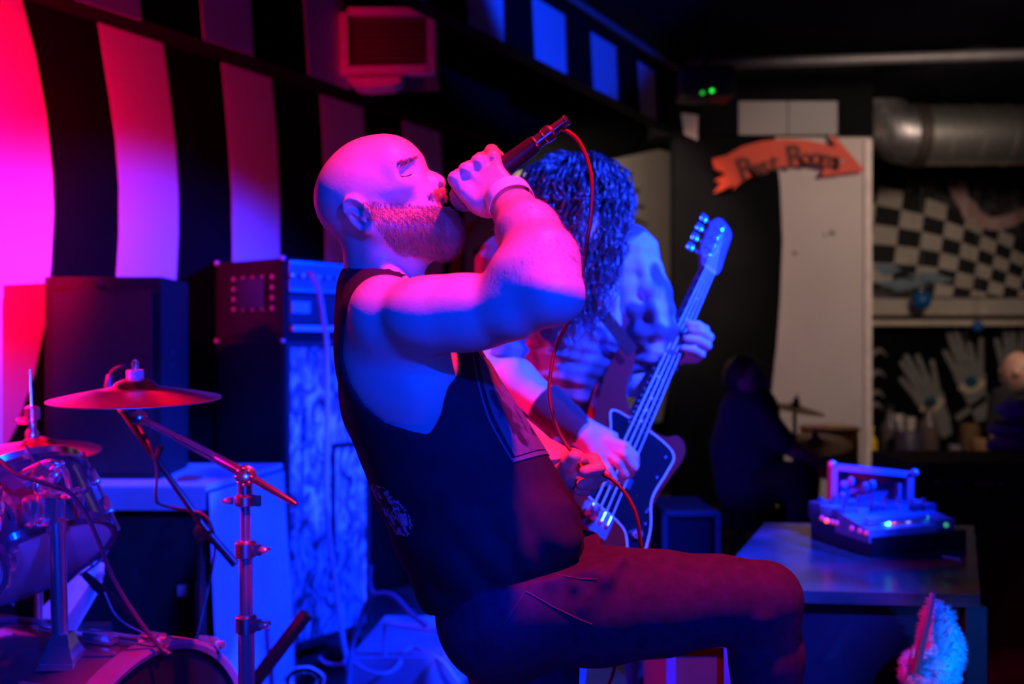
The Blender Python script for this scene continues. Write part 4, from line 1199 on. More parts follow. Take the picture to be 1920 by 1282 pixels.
jt = P(460, 895, YB0)
foot = Vector((P(466, 1282, YB0).x, YB0, 0.0))
def on_pole(py): z = CAMZ - (py - CY) / FPX * YB0; f = (z - foot.z) / (jt.z - foot.z); return foot + (jt - foot) * f
bm = B(); tube(bm, [on_pole(1040), jt], 0.0095, 16); obj('upper_tube', bm, M_CHROME, bs)
bm = B(); tube(bm, [on_pole(1180), on_pole(1030)], 0.0125, 16); obj('middle_tube', bm, M_CHROME, bs)
bm = B(); tube(bm, [foot + Vector((0, 0, 0.16)), on_pole(1170)], 0.0155, 16); obj('lower_tube', bm, M_CHROME, bs)
for py, h_ in ((938, 0.022), (1030, 0.032), (1170, 0.034)):
    p = on_pole(py); bm = B(); lathe(bm, [(0.015, -h_ / 2), (0.020, -h_ / 2 + .003), (0.020, h_ / 2 - .003), (0.016, h_ / 2)], p, (0, 0, 1), 18); box(bm, p + Vector((0.02, -0.004, 0)), (0.02, 0.012, 0.02)); obj('collar', bm, M_STEEL, bs)
    wingnut(p + Vector((0.026 if py != 938 else -0.022, -0.004, 0)), (1 if py != 938 else -1, -0.1, 0), bs, 1.0)
bm = B(); lathe(bm, [(0.012, -0.020), (0.019, -0.016), (0.021, 0), (0.019, 0.016), (0.012, 0.020)], jt + Vector((0.002, -0.004, 0.004)), (0.2, -1, 0.1), 22); tube(bm, [jt + Vector((0, 0, -0.03)), jt], 0.014, 12); obj('boom_joint', bm, M_CHROME, bs)
for k in range(8):
    an = k * math.pi / 4; bm = B(); ball(bm, jt + Vector((0.002 + 0.015 * math.cos(an), -0.023, 0.004 + 0.015 * math.sin(an))), 0.0032, 6); obj('joint_tooth', bm, M_CHROME, bs)
tl = P(262, 783, YCY - 0.01)
e0 = P(556, 946, YB0 - 0.04)
bm = B(); m_ = jt + Vector((0, -0.004, 0.008)); tube(bm, [e0, m_ + (e0 - m_) * 0.9, m_ + (e0 - m_) * 0.3, m_], [0.0035, 0.0058, 0.0078, 0.008], 14); obj('boom_tail', bm, M_CHROME, bs)
bm = B(); tube(bm, [m_, m_ + (tl - m_) * 0.62, m_ + (tl - m_) * 0.63, tl], [0.0095, 0.0095, 0.0075, 0.0075], 14); obj('boom_arm', bm, M_CHROME, bs)
bm = B(); lathe(bm, [(0.010, -0.012), (0.016, -0.008), (0.016, 0.008), (0.010, 0.012)], tl, (0.3, -1, 0), 16); tube(bm, [tl, cc + Vector((0, 0, 0.0))], 0.0075, 12); obj('tilter', bm, M_CHROME, bs)
for k in range(3):
    an = k * 2 * math.pi / 3; q = foot + Vector((0.27 * math.cos(an), 0.27 * math.sin(an), 0.012))
    bm = B(); tube(bm, [foot + Vector((0, 0, 0.34)), q], 0.009, 8); ball(bm, q, 0.0125, 8); obj('leg', bm, M_CHROME, bs)
# second cymbals behind
YH2 = 2.42
hc = P(72, 846, YH2)
hh = cymbal('hi_hat_cymbal', 'farther cymbal low at the left edge with a tall thin rod', hc, 0.143, (0.02, -0.09, 1), M_BRASS)
bm = B(); tube(bm, [P(62, 838, YH2), P(56, 692, YH2)], 0.004, 8); obj('pull_rod', bm, M_CHROME, hh)
bm = B(); lathe(bm, [(0.016, 0), (0.016, 0.02), (0.01, 0.03), (0.01, 0.05), (0.018, 0.052), (0.018, 0.08), (0.008, 0.085)], P(60, 826, YH2), (0, 0, 1), 14); obj('clutch', bm, M_CHROME, hh)
wingnut(P(50, 788, YH2), (-1, -0.3, 0), hh, 1.3)
bm = B(); b_ = Vector((hc.x, hc.y, RZ)); tube(bm, [b_ + Vector((0, 0, .01)), hc], 0.010, 10)
hs = tag(obj('cymbal_stand', bm, M_CHROME), 'chrome stand tube under the farther left cymbal', 'stand')
# black microphone boom over the kit
YM = 2.28
ms = thing('microphone_stand', 'black microphone stand with a long slanted boom under the crash cymbal', 'microphone stand', Vector((P(376, 1200, YM).x, YM, 0)))
px_ = P(376, 1000, YM); ft = Vector((px_.x, YM, 0))
bm = B(); tube(bm, [ft + Vector((0, 0, .03)), P(377, 1090, YM)], 0.013, 12); tube(bm, [P(377, 1090, YM), P(378, 1002, YM)], 0.010, 12); obj('pole', bm, M_BLACKM, ms)
bm = B(); lathe(bm, [(0.03, 0), (0.032, 0.006), (0.12, 0.012)][::-1] and [(0.13, 0.001), (0.13, 0.012), (0.03, 0.03), (0.016, 0.05)], ft, (0, 0, 1), 24); obj('base', bm, M_BLACKM, ms)
bm = B(); lathe(bm, [(0.012, -0.016), (0.020, -0.012), (0.020, 0.012), (0.012, 0.016)], P(380, 998, YM), (0.2, -1, 0), 14); obj('boom_clutch', bm, M_BLACKP, ms)
bm = B(); tube(bm, [P(442, 1058, YM - .02), P(400, 1010, YM - .012), P(380, 985, YM - .01)], [0.010, 0.010, 0.009], 10); obj('counterweight', bm, M_BLACKM, ms)
bm = B(); tube(bm, [P(384, 990, YM - .01), P(228, 768, YM), P(214, 748, YM + .01)], [0.0078, 0.0065, 0.0065], 10); obj('boom_arm', bm, M_BLACKM, ms)
bm = B(); tube(bm, [P(292, 862, YM - .012), P(301, 842, YM - .02), P(300, 836, YM - .02)], [0.006, 0.007, 0.009], 8); obj('cable_clip', bm, M_BLACKP, ms)
bm = B(); ball(bm, P(229, 766, YM), 0.011, 10); obj('mic_clip', bm, M_STEEL, ms)
dm = thing('overhead_microphone', 'small pencil microphone behind the crash cymbal on the boom end', 'microphone', P(205, 722, YM + .01))
bm = B(); tube(bm, [P(214, 742, YM + .01), P(204, 722, YM + .01), P(206, 706, YM + .01)], [0.009, 0.011, 0.008], 12); obj('body', bm, mat('mic_grey', (0.2, 0.2, 0.22), 0.4, 0.5), dm)
bm = B(); tube(bm, [P(206, 708, YM + .01), P(205, 702, YM + .01)], [0.0085, 0.006], 10); obj('capsule', bm, mat('mic_mesh', (0.5, 0.35, 0.35), 0.5, 0.5), dm)
def cable(name, label, pts, r, m, cat='cable', parent=None, k=8):
    bm = B(); tube(bm, spline([P(*p) for p in pts], k), r, 8)
    o = obj(name, bm, m, parent)
    if parent is None: tag(o, label, cat)
    return o
M_CABLE = mat('black_cable', (0.03, 0.03, 0.035), 0.5)
cable('microphone_cable', 'thin cable looping over the crash cymbal and along the slanted boom', [(205, 704, YM), (214, 692, YM), (232, 686, YM), (246, 692, YM + .02), (252, 715, YM + .1), (255, 770, YM + .1), (262, 800, YM + .03), (282, 835, YM - .012), (294, 880, YM - .012), (292, 930, YM - .012), (300, 945, YM), (340, 955, YM), (378, 962, YM - .02), (396, 985, YM - .03), (402, 1040, YM + .02), (372, 1180, YM - .02), (355, 1230, YM - .02), (345, 1290, YM)], 0.0035, M_CABLE)
cable('drum_microphone_cable', 'dark cable hanging across the tom and down to the bass drum hoop', [(0, 862, 1.9), (30, 888, 1.88), (80, 905, 1.87), (128, 922, 1.87), (160, 962, 1.87), (185, 1015, 1.87), (215, 1090, 1.88), (262, 1165, 1.9), (300, 1212, 1.92), (318, 1226, 1.92)], 0.0042, mat('wine_cable', (0.10, 0.03, 0.05), 0.45))
cable('looped_cable', 'thin blue-lit cable loop behind the tom hoop', [(168, 990, 2.24), (190, 990, 2.24), (204, 1010, 2.24), (200, 1035, 2.24), (180, 1058, 2.24), (150, 1078, 2.24)], 0.003, mat('blue_grey_cable', (0.2, 0.2, 0.3), 0.5))
bm = B(); tube(bm, [P(160, 1078, 2.2), P(215, 1130, 2.12), P(262, 1172, 2.06), P(300, 1215, 2.0)], [0.008, 0.013, 0.009, 0.005], 10)
tag(obj('clamp_microphone', bm, M_BLACKP), 'slim black drum microphone reaching from the tom rim to the bass drum hoop', 'microphone')
cable('thin_lead', 'thin pale lead sagging under the black drum microphone', [(196, 1110, 2.10), (215, 1150, 2.09), (240, 1172, 2.06), (275, 1190, 2.03), (300, 1214, 2.0)], 0.0022, mat('pale_lead', (0.35, 0.35, 0.4), 0.5))
# slanted white vented panel behind the tom
YV = 2.55
wv = thing('fan_heater', 'white tilted vented box behind the rack tom', 'heater', P(130, 1195, YV))
q = [P(x, y, YV) for x, y in ((176, 1052), (199, 1060), (140, 1190), (68, 1185), (78, 1140))]
bm = B(); prism(bm, [P(x, y, YV) for x, y in ((176, 1050), (196, 1056), (190, 1100), (136, 1192), (66, 1188), (76, 1140))], (-0.065, 0.16, -0.035)); obj('housing', bm, mat('white_plastic', (0.62, 0.62, 0.64), 0.5), wv, bevel=0.008)
for k in range(22):
    t = k / 21; a_ = P(186 - 62 * t, 1072 + 92 * t, YV - 0.006); b_ = P(196 - 58 * t, 1076 + 112 * t, YV - 0.006)
    bm = B(); tube(bm, [a_, b_], 0.0032, 5); obj('vent_slat', bm, mat('vent_grey', (0.20, 0.20, 0.26), 0.6), wv)
bm = B(); box(bm, P(90, 1166, YV - .01), (0.05, 0.02, 0.012)); obj('control_strip', bm, M_BLACKP, wv)
bm = B(); c_ = P(120, 1195, YV); box(bm, (c_.x, YV + .1, (c_.z + RZ) / 2 - 0.005), (0.12, 0.12, c_.z - RZ)); obj('stand_block', bm, M_BLACKP, wv)
bm = B(); p = [P(x, y, 2.3) for x, y in ((28, 1168), (40, 1164), (44, 1172), (36, 1176), (34, 1200), (30, 1200))]; prism(bm, p, (0, 0.02, 0)); p0 = P(32, 1195, 2.31); tube(bm, [Vector((p0.x, 2.31, RZ + .2)), p0], 0.006, 6)
tag(obj('pedal_lever', bm, mat('red_lever', (0.8, 0.06, 0.05), 0.5), smooth=False), 'small bright red hooked lever under the rack tom', 'lever')
# leaning dark tube of a folded stand
bm = B(); a_, b_ = P(575, 1150, 2.75), P(480, 1275, 2.75); d_ = (b_ - a_); L_ = (a_.z - 0.012) / -d_.z
tube(bm, [a_, a_ + d_ * L_], 0.020, 4); tag(obj('folded_stand', bm, mat('dark_red_metal', (0.04, 0.010, 0.010), 0.5, 0.3), smooth=False), 'dark square tube of a folded stand slanting before the mottled speaker cabinet', 'stand')

# ---- cables and flat cases on the floor behind the singer
M_PALECAB = mat('pale_cable', (0.42, 0.44, 0.50), 0.5)
cable('instrument_cable', 'pale cable hanging from the amplifier head down the mottled grille', [(578, 513, 3.87), (588, 517, 3.82), (598, 545, 3.82), (607, 600, 3.82), (613, 660, 3.82), (614, 800, 3.82), (612, 930, 3.82), (618, 1010, 3.82), (630, 1100, 3.80), (640, 1180, 3.75), (650, 1235, 3.72), (662, 1300, 3.63)], 0.010, M_PALECAB)
case_box('flat_case', 'low flat case on the floor behind the singer, lit blue on top', 'case', 655, 850, 1232, 3.62, 0.55, mat('pale_case', (0.30, 0.33, 0.40), 0.7, 0, 0.2, 8), None, 0.0, 0.06)
zf = P(0, 1232, 3.62).z
cable('floor_cable', 'blue cable looped over the low flat case', [(650, 1232, 3.66), (690, 1258, 3.56), (725, 1262, 3.55), (748, 1245, 3.60), (757, 1222, 3.68), (775, 1212, 3.72), (798, 1222, 3.68), (830, 1240, 3.6), (860, 1280, 3.58)], 0.008, M_PALECAB)
cable('patch_cable', 'short pinkish cable at the foot of the mottled cabinet', [(598, 1232, 3.5), (612, 1243, 3.5), (640, 1244, 3.5), (652, 1232, 3.52)], 0.007, mat('pink_cable', (0.5, 0.2, 0.35), 0.5))
cable('hanging_cable', 'dark cable hanging in an arch behind the singer', [(694, 1060, 3.5), (692, 1090, 3.5), (700, 1112, 3.5), (722, 1112, 3.5), (742, 1120, 3.5), (770, 1150, 3.5), (800, 1174, 3.5)], 0.010, mat('dark_blue_cable', (0.10, 0.10, 0.16), 0.5))
cable('draped_cable', 'dark cable curving from the cabinet side to the floor', [(700, 1114, 3.52), (684, 1140, 3.52), (674, 1170, 3.52), (660, 1215, 3.5), (652, 1290, 3.4)], 0.010, MATS['dark_blue_cable'])
bm = B(); tube(bm, [P(718, 1166, 3.62), P(836, 1184, 3.62)], 0.012, 8); tube(bm, [P(720, 1166, 3.62), Vector((P(720, 1166, 3.62).x, 3.64, zf))], 0.008, 6); tube(bm, [P(834, 1184, 3.62), Vector((P(834, 1184, 3.62).x, 3.64, zf))], 0.008, 6)
tag(obj('carry_rail', bm, mat('rail_blue', (0.5, 0.52, 0.6), 0.4, 0.3)), 'pale metal rail raised above the low flat case', 'rail')
rc = random.Random(5)
pts = []
for k in range(90):
    an = k * 0.55; pts.append(P(572 + 36 * math.cos(an) * (0.7 + 0.3 * rc.random()), 1275 + 20 * math.sin(an) * (0.8 + 0.4 * rc.random()), 3.3))
bm = B(); tube(bm, spline(pts, 4), 0.007, 6); tag(obj('cable_coil', bm, M_PALECAB), 'tangled coil of pale cable on the floor before the tall cabinet', 'cable')
# ------------------------------------------------------------------ the singer
YS0 = 1.53                                         # his middle plane
sing = thing('person', 'bald bearded man in a black tank top leaning back and shouting into a hand-held microphone', 'person', Vector((0.02, 1.6, 0)))
def H(px, py, lat=0.0, mir=False):
    """head point: photo pixel seen at lateral offset lat towards us; mir gives its twin on the far side"""
    p = P(px, py, YS0 - lat)
    if mir: p.y = YS0 + lat
    return p
th_ = math.radians(33)
fv, uv_ = Vector((math.cos(th_), 0, math.sin(th_))), Vector((-math.sin(th_), 0, math.cos(th_)))
RH = np.array([[fv.x, 0, uv_.x], [0, 1, 0], [fv.z, 0, uv_.z]])
h_ = 0.0032
F = Field((-0.48, 1.17, 0.60), (0.30, 1.86, 1.68), h_)
# torso
YT0 = 1.56
tor = [(P(742, 620, YT0), (.076, .140)), (P(783, 735, YT0), (.096, .148)), (P(850, 870, YT0), (.108, .140)), (P(908, 985, YT0), (.114, .138)), (P(945, 1100, YT0), (.112, .148))]
upv = (0.85, 0, 0.4)
for (a, ra), (b, rb) in zip(tor, tor[1:]): F.limb(a, b, ra, rb, 0.05, up=upv)
# neck, trapezius
F.limb(P(716, 455, YS0), P(722, 580, YS0 + .02), (.058, .056), (.064, .066), 0.03, up=(1, 0, 0))
for s_ in (-1, 1):
    F.limb(P(715, 545, YS0), P(705, 590, YT0 + s_ * .12), .038, .040, 0.035)
# near shoulder, lat, arm
sh = P(728, 585, 1.405); el = P(1040, 552, 1.285); wr = P(953, 378, 1.435)
F.ell(P(720, 592, 1.405), (.050, .050, .056), .03)
F.chain([(P(728, 592, 1.40), .052), (P(800, 592, 1.37), .050), (P(880, 586, 1.34), .046), (P(960, 574, 1.31), .042), (P(1026, 552, 1.287), .038)], .015)
F.ell(P(850, 572, 1.345), (.080, .034, .036), .025)                       # biceps / triceps mass
F.ell(P(860, 604, 1.345), (.090, .034, .033), .025)
F.ell(P(1056, 562, 1.29), (.020, .024, .020), .018)                       # elbow point
F.chain([(P(1030, 545, 1.285), .043), (P(1016, 490, 1.315), .0465), (P(990, 435, 1.36), .041), (P(968, 398, 1.41), .031)], .02)
F.limb(P(968, 400, 1.41), P(950, 372, 1.437), (.031, .024), (.029, .022), .012, up=(0.8, 0, 0.45))
F.ell(P(975, 512, 1.30), (.040, .034, .034), .03)
F.chain([(P(760, 640, 1.43), .050), (P(780, 720, 1.45), .05), (P(820, 800, 1.47), .045)], .05)   # latissimus
F.ell(P(702, 665, 1.44), (.048, .040, .068), .035)                        # shoulder blade
F.ell(P(800, 720, 1.425), (.035, .03, .05), .03)
# far shoulder and arm
F.ell(P(770, 590, 1.72), .06, .04)
F.chain([(P(780, 600, 1.73), .052), (P(900, 760, 1.74), .046), (P(985, 850, 1.70), .042)], .02)
F.chain([(P(985, 850, 1.70), .042), (P(1030, 875, 1.66), .038), (P(1065, 880, 1.63), .029)], .02)
# ---- hand on the microphone: knuckle row along the handle, wrist to the right
ma, mb = P(874, 366, 1.515), P(1003, 270, 1.490)    # microphone axis, grille centre to end of handle
md = (mb - ma).normalized()
F.limb(P(948, 372, 1.44), P(912, 342, 1.452), (.028, .019), (.034, .014), .010, up=tuple(md))
F.limb(P(930, 372, 1.445), P(905, 382, 1.452), .020, .018, .012)
kn = [(P(926, 297, 1.462), .0112), (P(899, 306, 1.457), .0125), (P(876, 321, 1.455), .0125), (P(856, 337, 1.456), .0122)]
tips = []
for i, (k0, r0) in enumerate(kn):
    F.limb(P(942 - 8 * i, 350 + 8 * i, 1.45), k0, .0115, r0 * .86, .006)
    F.ell(k0 - Vector((0.0015, 0.003, -0.001)), r0 * .98, .004)
    base = ma + md * ((k0 - ma).dot(md))
    o_ = k0 - base
    o_ = (o_ - md * o_.dot(md)).normalized()
    bn = md.cross(o_)
    if bn.y < 0: bn = -bn
    prev, r1 = k0, r0
    for an, rr_ in ((55, .0112), (115, .0102), (168, .0092)):
        a_ = math.radians(an)
        q = base + (o_ * math.cos(a_) + bn * math.sin(a_)) * 0.030
        F.limb(prev, q, r1 * .95, rr_, .002)
        prev, r1 = q, rr_
# thumb lies along the near side of the handle, tip by the grille
F.chain([(P(916, 388, 1.448), .0165), (P(893, 378, 1.452), .0145), (P(876, 362, 1.452), .0125), (P(862, 350, 1.455), .0108)], .006)
# ---- far hand gripping the cable
lh = P(1072, 880, 1.62)
F.ell(P(1072, 880, 1.63), (.030, .020, .034), .015)
for i, (pts) in enumerate(([(1080, 868, 1.61), (1112, 862, 1.585), (1122, 878, 1.565), (1096, 884, 1.555)], [(1078, 880, 1.61), (1112, 876, 1.60), (1130, 890, 1.585), (1108, 898, 1.57)], [(1076, 894, 1.61), (1100, 900, 1.595), (1112, 906, 1.58), (1090, 908, 1.57)], [(1072, 905, 1.615), (1092, 914, 1.60), (1100, 920, 1.59), (1084, 920, 1.58)])):
    rr_ = (.0125, .0125, .0115, .0095)[i]
    F.chain([(P(*p), rr_ * (1 - .08 * j)) for j, p in enumerate(pts)], .005)
F.chain([(P(1058, 884, 1.61), .015), (P(1066, 868, 1.585), .0125), (P(1077, 856, 1.57), .0115)], .006)
# ---- head
F.ell(H(700, 354), (.0895, .073, .0785), .015, R=RH)                     # braincase
F.ell(H(668, 385), (.052, .056, .056), .03, R=RH)                       # occiput
F.ell(H(738, 311), (.034, .055, .036), .025, R=RH)                       # forehead
F.ell(H(744, 364), (.043, .050, .064), .015, R=RH)                      # face mass
F.ell(H(795, 413), (.036, .040, .042), .02, R=RH)                       # jaw
F.ell(H(829, 424), (.020, .024, .024), .018, R=RH)                      # chin
F.limb(P(722, 462, YS0), P(790, 448, YS0), (.046, .05), (.036, .04), .03, up=(0, 0, 1))
for m_ in (False, True):
    hp = lambda x, y, l: H(x, y, l, m_)
    F.limb(hp(716, 425, .056), hp(812, 432, .030), .022, .021, .025)    # mandible
    F.ell(hp(745, 350, .050), (.026, .014, .015), .018, R=RH)           # cheekbone
    F.limb(hp(781, 299, .006), hp(770, 302, .026), .0092, .0090, .007)
    F.limb(hp(770, 302, .026), hp(753, 303, .040), .0090, .0085, .008)  # brow
    F.ell(hp(738, 312, .050), (.016, .014, .022), .02, R=RH)            # temple edge of the socket
    F.ell(hp(766, 319, .052), (.020, .015, .0125), .010, R=RH, op='sub')
    F.ell(hp(775, 313, .026), (.0065, .009, .0065), .008, R=RH, op='sub')       # socket hollow
    F.ell(hp(761, 324, .0365), (.0135, .009, .0105), .004, R=RH)
    F.limb(hp(748, 320, .047), hp(773, 314, .032), .0042, .0036, .004)
    F.limb(hp(750, 336, .047), hp(773, 333, .032), .0036, .003, .005)                              # closed eye
    F.limb(hp(752, 330, .0445), hp(772, 328, .036), .0026, .0028, .002, op='sub')   # lid line
    F.limb(hp(750, 343, .045), hp(778, 345, .026), .008, .007, .014)    # under the eye
    F.ell(hp(790, 370, .024), (.022, .018, .024), .015, R=RH)            # muzzle side
    F.ell(hp(809, 350, .0155), (.0140, .0090, .0120), .006, R=RH)       # nostril wing
    F.ell(hp(803, 345, .010), (.019, .0100, .0135), .008, R=RH)
    F.limb(hp(795, 352, .025), hp(806, 375, .036), .0020, .0016, .008, op='sub')  # fold beside the nose
F.chain([(H(770, 314), .0065), (H(792, 326), .0078), (H(811, 336), .0105), (H(821, 342), .0122)], .006)
F.limb(H(823, 350), H(822, 360), .0075, .0075, .008)
for s_ in (-1, 1):
    F.ell(H(821, 353) + Vector((0, s_ * .0120, 0)), (.0068, .0062, .0062), .003, op='sub')
F.limb(H(822, 366) + Vector((0, -.02, -.004)), H(822, 366) + Vector((0, .02, -.004)), .0075, .0075, .008)
F.limb(H(828, 366) + Vector((0, -.010, 0)), H(828, 366) + Vector((0, .010, 0)), .0068, .0068, .006)
F.limb(H(840, 398) + Vector((0, -.015, 0)), H(840, 398) + Vector((0, .015, 0)), .0075, .0075, .008)
F.ell(H(842, 382), (.020, .019, .0115), .005, R=RH, op='sub')           # open mouth
# ears
for m_ in (False, True):
    sg_ = -1 if m_ else 1
    c_ = H(674, 404, .073, m_)
    ax = Vector((0.62, 0, -0.78)).normalized()                           # from top to lobe
    nn = Vector((-0.42, -sg_ * 0.9, 0.12)).normalized()
    nn = (nn - ax * nn.dot(ax)).normalized()
    s2 = ax.cross(nn)
    R2 = np.array([[ax.x, s2.x, nn.x], [ax.y, s2.y, nn.y], [ax.z, s2.z, nn.z]])
    F.ell(c_, (.031, .019, .0075), .006, R=R2)
    F.ell(c_ + nn * .004 + ax * .001, (.021, .0115, .008), .004, R=R2, op='sub')
    pr_ = None
    for t in range(0, 11):                                               # rolled rim
        a_ = math.radians(-200 + 25 * t)
        q = c_ + ax * (.0285 * -math.cos(a_)) + s2 * (.0175 * math.sin(a_)) + nn * .0045
        if pr_ is not None: F.limb(pr_, q, .0034, .0034, .003)
        pr_ = q
    F.limb(c_ - ax * .012 + s2 * .004 + nn * .002, c_ + ax * .012 - s2 * .002 + nn * .003, .0035, .003, .005)
    F.ell(c_ + ax * .025 + nn * .002, (.0085, .009, .006), .005, R=R2)
    F.ell(c_ + ax * .004 - s2 * .0085 * (1 if s2.x < 0 else -1) + nn * .003, (.006, .004, .005), .004, R=R2)
# brow furrows and neck tendon
F.limb(H(768, 290, .02), H(782, 286, .004), .0012, .0012, .004, op='sub')
F.limb(P(702, 478, 1.482), P(765, 548, 1.475), .010, .010, .02)
V, Q = F.mesh()
V = smooth_verts(V, Q, 1, 0.4)
N = vnormals(V, Q)
O = H(684, 400)
rel = V - v3(O)
f_, l_, u_ = rel @ v3(fv), V[:, 1] - YS0, rel @ v3(uv_)
base = np.tile(np.array([0.60, 0.40, 0.33]), (len(V), 1))
def blend(mask, c): 
    global base
    base = base * (1 - mask[:, None]) + np.array(c) * mask[:, None]
sst = lambda x, a, b: np.clip((x - a) / (b - a), 0, 1) ** 2 * (3 - 2 * np.clip((x - a) / (b - a), 0, 1))
head_m = (V[:, 2] > 1.40) & (V[:, 0] < -0.06)
# beard area in head coordinates: below the line from the ear to the mouth corner
beard = sst(-(u_ - 0.024 + 0.66 * f_), 0.0, 0.032) * sst(f_, 0.0, 0.018) * (1 - sst(-(u_ + .125), 0, .03)) * head_m
must = sst(f_, .088, .098) * sst(-(u_ + .030), 0, .006) * sst(u_ + .052, 0, .006) * head_m * 0.45
beard = np.clip(np.maximum(beard, must), 0, 1)
neckcut = sst(V[:, 2] - (1.44 - 0.0 * V[:, 0]), 0, .02)
beard *= neckcut
PX_, PY_ = V[:, 0] / V[:, 1] * FPX + CX, CY - (V[:, 2] - CAMZ) / V[:, 1] * FPX
onhand = (PX_ > 834) & ((V[:, 1] < 1.492) | (PY_ < 366) | (PX_ > 872))
beard *= ~onhand
blend(beard * 0.60, (0.20, 0.11, 0.08))
stub = sst(u_, .045, .075) * (1 - sst(f_, .05, .09)) * head_m * 0.18
blend(stub, (0.35, 0.25, 0.22))
lips = np.exp(-((V - v3(H(838, 382))) ** 2).sum(1) / (2 * .010 ** 2)) * (f_ > .09)
lips *= ~onhand
blend(np.clip(lips * 1.2, 0, 1), (0.40, 0.14, 0.12))
hands = ((V[:, 0] > -0.10) & (V[:, 2] > 1.45)) | (V[:, 0] > 0.05) & (V[:, 2] < 1.2)
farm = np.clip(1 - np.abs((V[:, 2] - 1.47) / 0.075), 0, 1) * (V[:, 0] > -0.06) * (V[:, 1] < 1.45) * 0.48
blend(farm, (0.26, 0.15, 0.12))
M_SKIN = mat('skin', (0.6, 0.4, 0.33), 0.44, 0, 0.07, 35, 0.07, 260, attr='Col')
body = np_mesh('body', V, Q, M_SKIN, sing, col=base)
# beard hairs
cand = np.nonzero((beard > 0.35) & (N[:, 1] < 0.6))[0]
pick = rng.choice(cand, 9000, replace=True)
dn_ = v3(-uv_) * 0.9 + v3(fv) * 0.25
dirs = N[pick] * 0.55 + dn_
Ls = 0.007 + 0.011 * sst(f_[pick], .02, .09) * sst(-u_[pick], .03, .09)
strands('beard', V[pick], dirs, Ls * (.35 + .65 * np.clip(beard[pick], 0, 1)), 0.00024, (0, 0, -0.3), mat('beard_hair', (0.34, 0.20, 0.13), 0.5, 0, 0.3, 60), sing, 0.30, 2)
# closed lashes and brow hairs, laid on the skin
from mathutils.bvhtree import BVHTree
EYE = Vector((0, 0, CAMZ))
hb = np.nonzero(head_m[Q].all(1))[0]
bvh = BVHTree.FromPolygons([tuple(v) for v in V], [tuple(int(a) for a in q) for q in Q[hb]])
def on_skin(x, y):
    h = bvh.ray_cast(EYE, (P(x, y, 1.0) - EYE).normalized())
    return (h[0], h[1]) if h[0] is not None else (None, None)
lash = [on_skin(x, y) for x, y in ((750, 330), (756, 331), (762, 330.5), (767, 329), (772, 326.5))]
lash = [p + n * .0004 for p, n in lash if p is not None]
if len(lash) > 2:
    bm = B(); tube(bm, spline(lash, 4), .0009, 6); obj('eyelashes', bm, mat('lash_brown', (0.05, 0.02, 0.015), .6), body)
rt, nr = [], []
for k in range(420):
    t = rng.uniform(0, 1); p, n = on_skin(748 + 36 * t + rng.normal(0, .8), 305 - 11 * t + rng.normal(0, 1.8))
    if p is not None: rt.append(tuple(p)); nr.append(tuple(n))
if rt:
    rt, nr = np.array(rt), np.array(nr)
    strands('eyebrow', rt, nr * .35 + np.array([-.7, -.2, -.35]), np.full(len(rt), .007), 0.0004, (0, 0, -.1), MATS['beard_hair'], sing, .2)
# forearm hairs
cand = np.nonzero((V[:, 0] > -0.07) & (V[:, 1] < 1.44) & (V[:, 2] > 1.40) & (V[:, 2] < 1.55) & (V[:, 0] > -0.04))[0]
pick = rng.choice(cand, 1500)
strands('arm_hair', V[pick], N[pick] * .35 + np.array([.5, 0, -.7]), np.full(1500, .009), 0.0002, (0, 0, -.1), MATS['beard_hair'], sing, .3)

# ---- tank top
F = Field((-0.46, 1.30, 0.86), (0.22, 1.80, 1.50), 0.0042)
for (a, ra), (b, rb) in zip(tor, tor[1:]): F.limb(a, b, (ra[0] + .012, ra[1] + .010), (rb[0] + .014, rb[1] + .012), 0.05, up=upv)
F.limb(P(722, 545, YS0), P(724, 590, YS0 + .02), (.070, .070), (.072, .074), 0.03, up=(1, 0, 0))
for s_ in (-1, 1): F.limb(P(715, 545, YS0), P(705, 590, YT0 + s_ * .12), .046, .048, 0.035)
F.ell(P(702, 665, 1.44), (.056, .048, .076), .035)
F.ell(P(722, 592, 1.405), (.050, .046, .054), .035)
F.chain([(P(830, 770, 1.45), .05), (P(880, 850, 1.45), .06)], .06)
# chest plate that carries the print, and the loose belly of the shirt
F.limb(P(838, 700, 1.53), P(940, 880, 1.52), (.042, .095), (.054, .105), .03, up=upv)
F.limb(P(940, 880, 1.52), P(1035, 1000, 1.53), (.052, .105), (.046, .112), .03, up=upv)
# folds above the hem
for pts, r_, op in (([(1070, 1008, 1.418), (1010, 1014, 1.412), (930, 1042, 1.415), (850, 1076, 1.435)], .014, 'add'), ([(1040, 1034, 1.42), (980, 1056, 1.412), (900, 1090, 1.425)], .012, 'add'),
                    ([(1050, 960, 1.43), (960, 975, 1.424), (850, 965, 1.43)], .014, 'add')):
    F.chain([(P(*p), r_) for p in pts], .025, op=op)
F.limb(P(1010, 985, 1.447), P(900, 1005, 1.445), .044, .044, .05)
F.warp(lambda X, Y, Z: 0.0022 * np.sin((X * 0.5 + Z) * 70 + 6 * np.sin(X * 14) + Y * 9) * np.clip((1.18 - Z) / .15, 0, 1))
arm_hole = [(790, 500), (765, 514), (735, 520), (702, 540), (672, 570), (651, 612), (645, 670), (656, 715), (684, 758), (725, 790), (775, 806), (806, 812), (822, 794), (832, 768), (836, 740), (835, 700), (835, 640), (860, 600), (862, 500)]
F.polyXZ([P(x, y, 1.42) for x, y in arm_hole], 1.20, 1.475, .004)
F.polyXZ([P(x, y, 1.42) for x, y in arm_hole], 1.645, 1.9, .004)
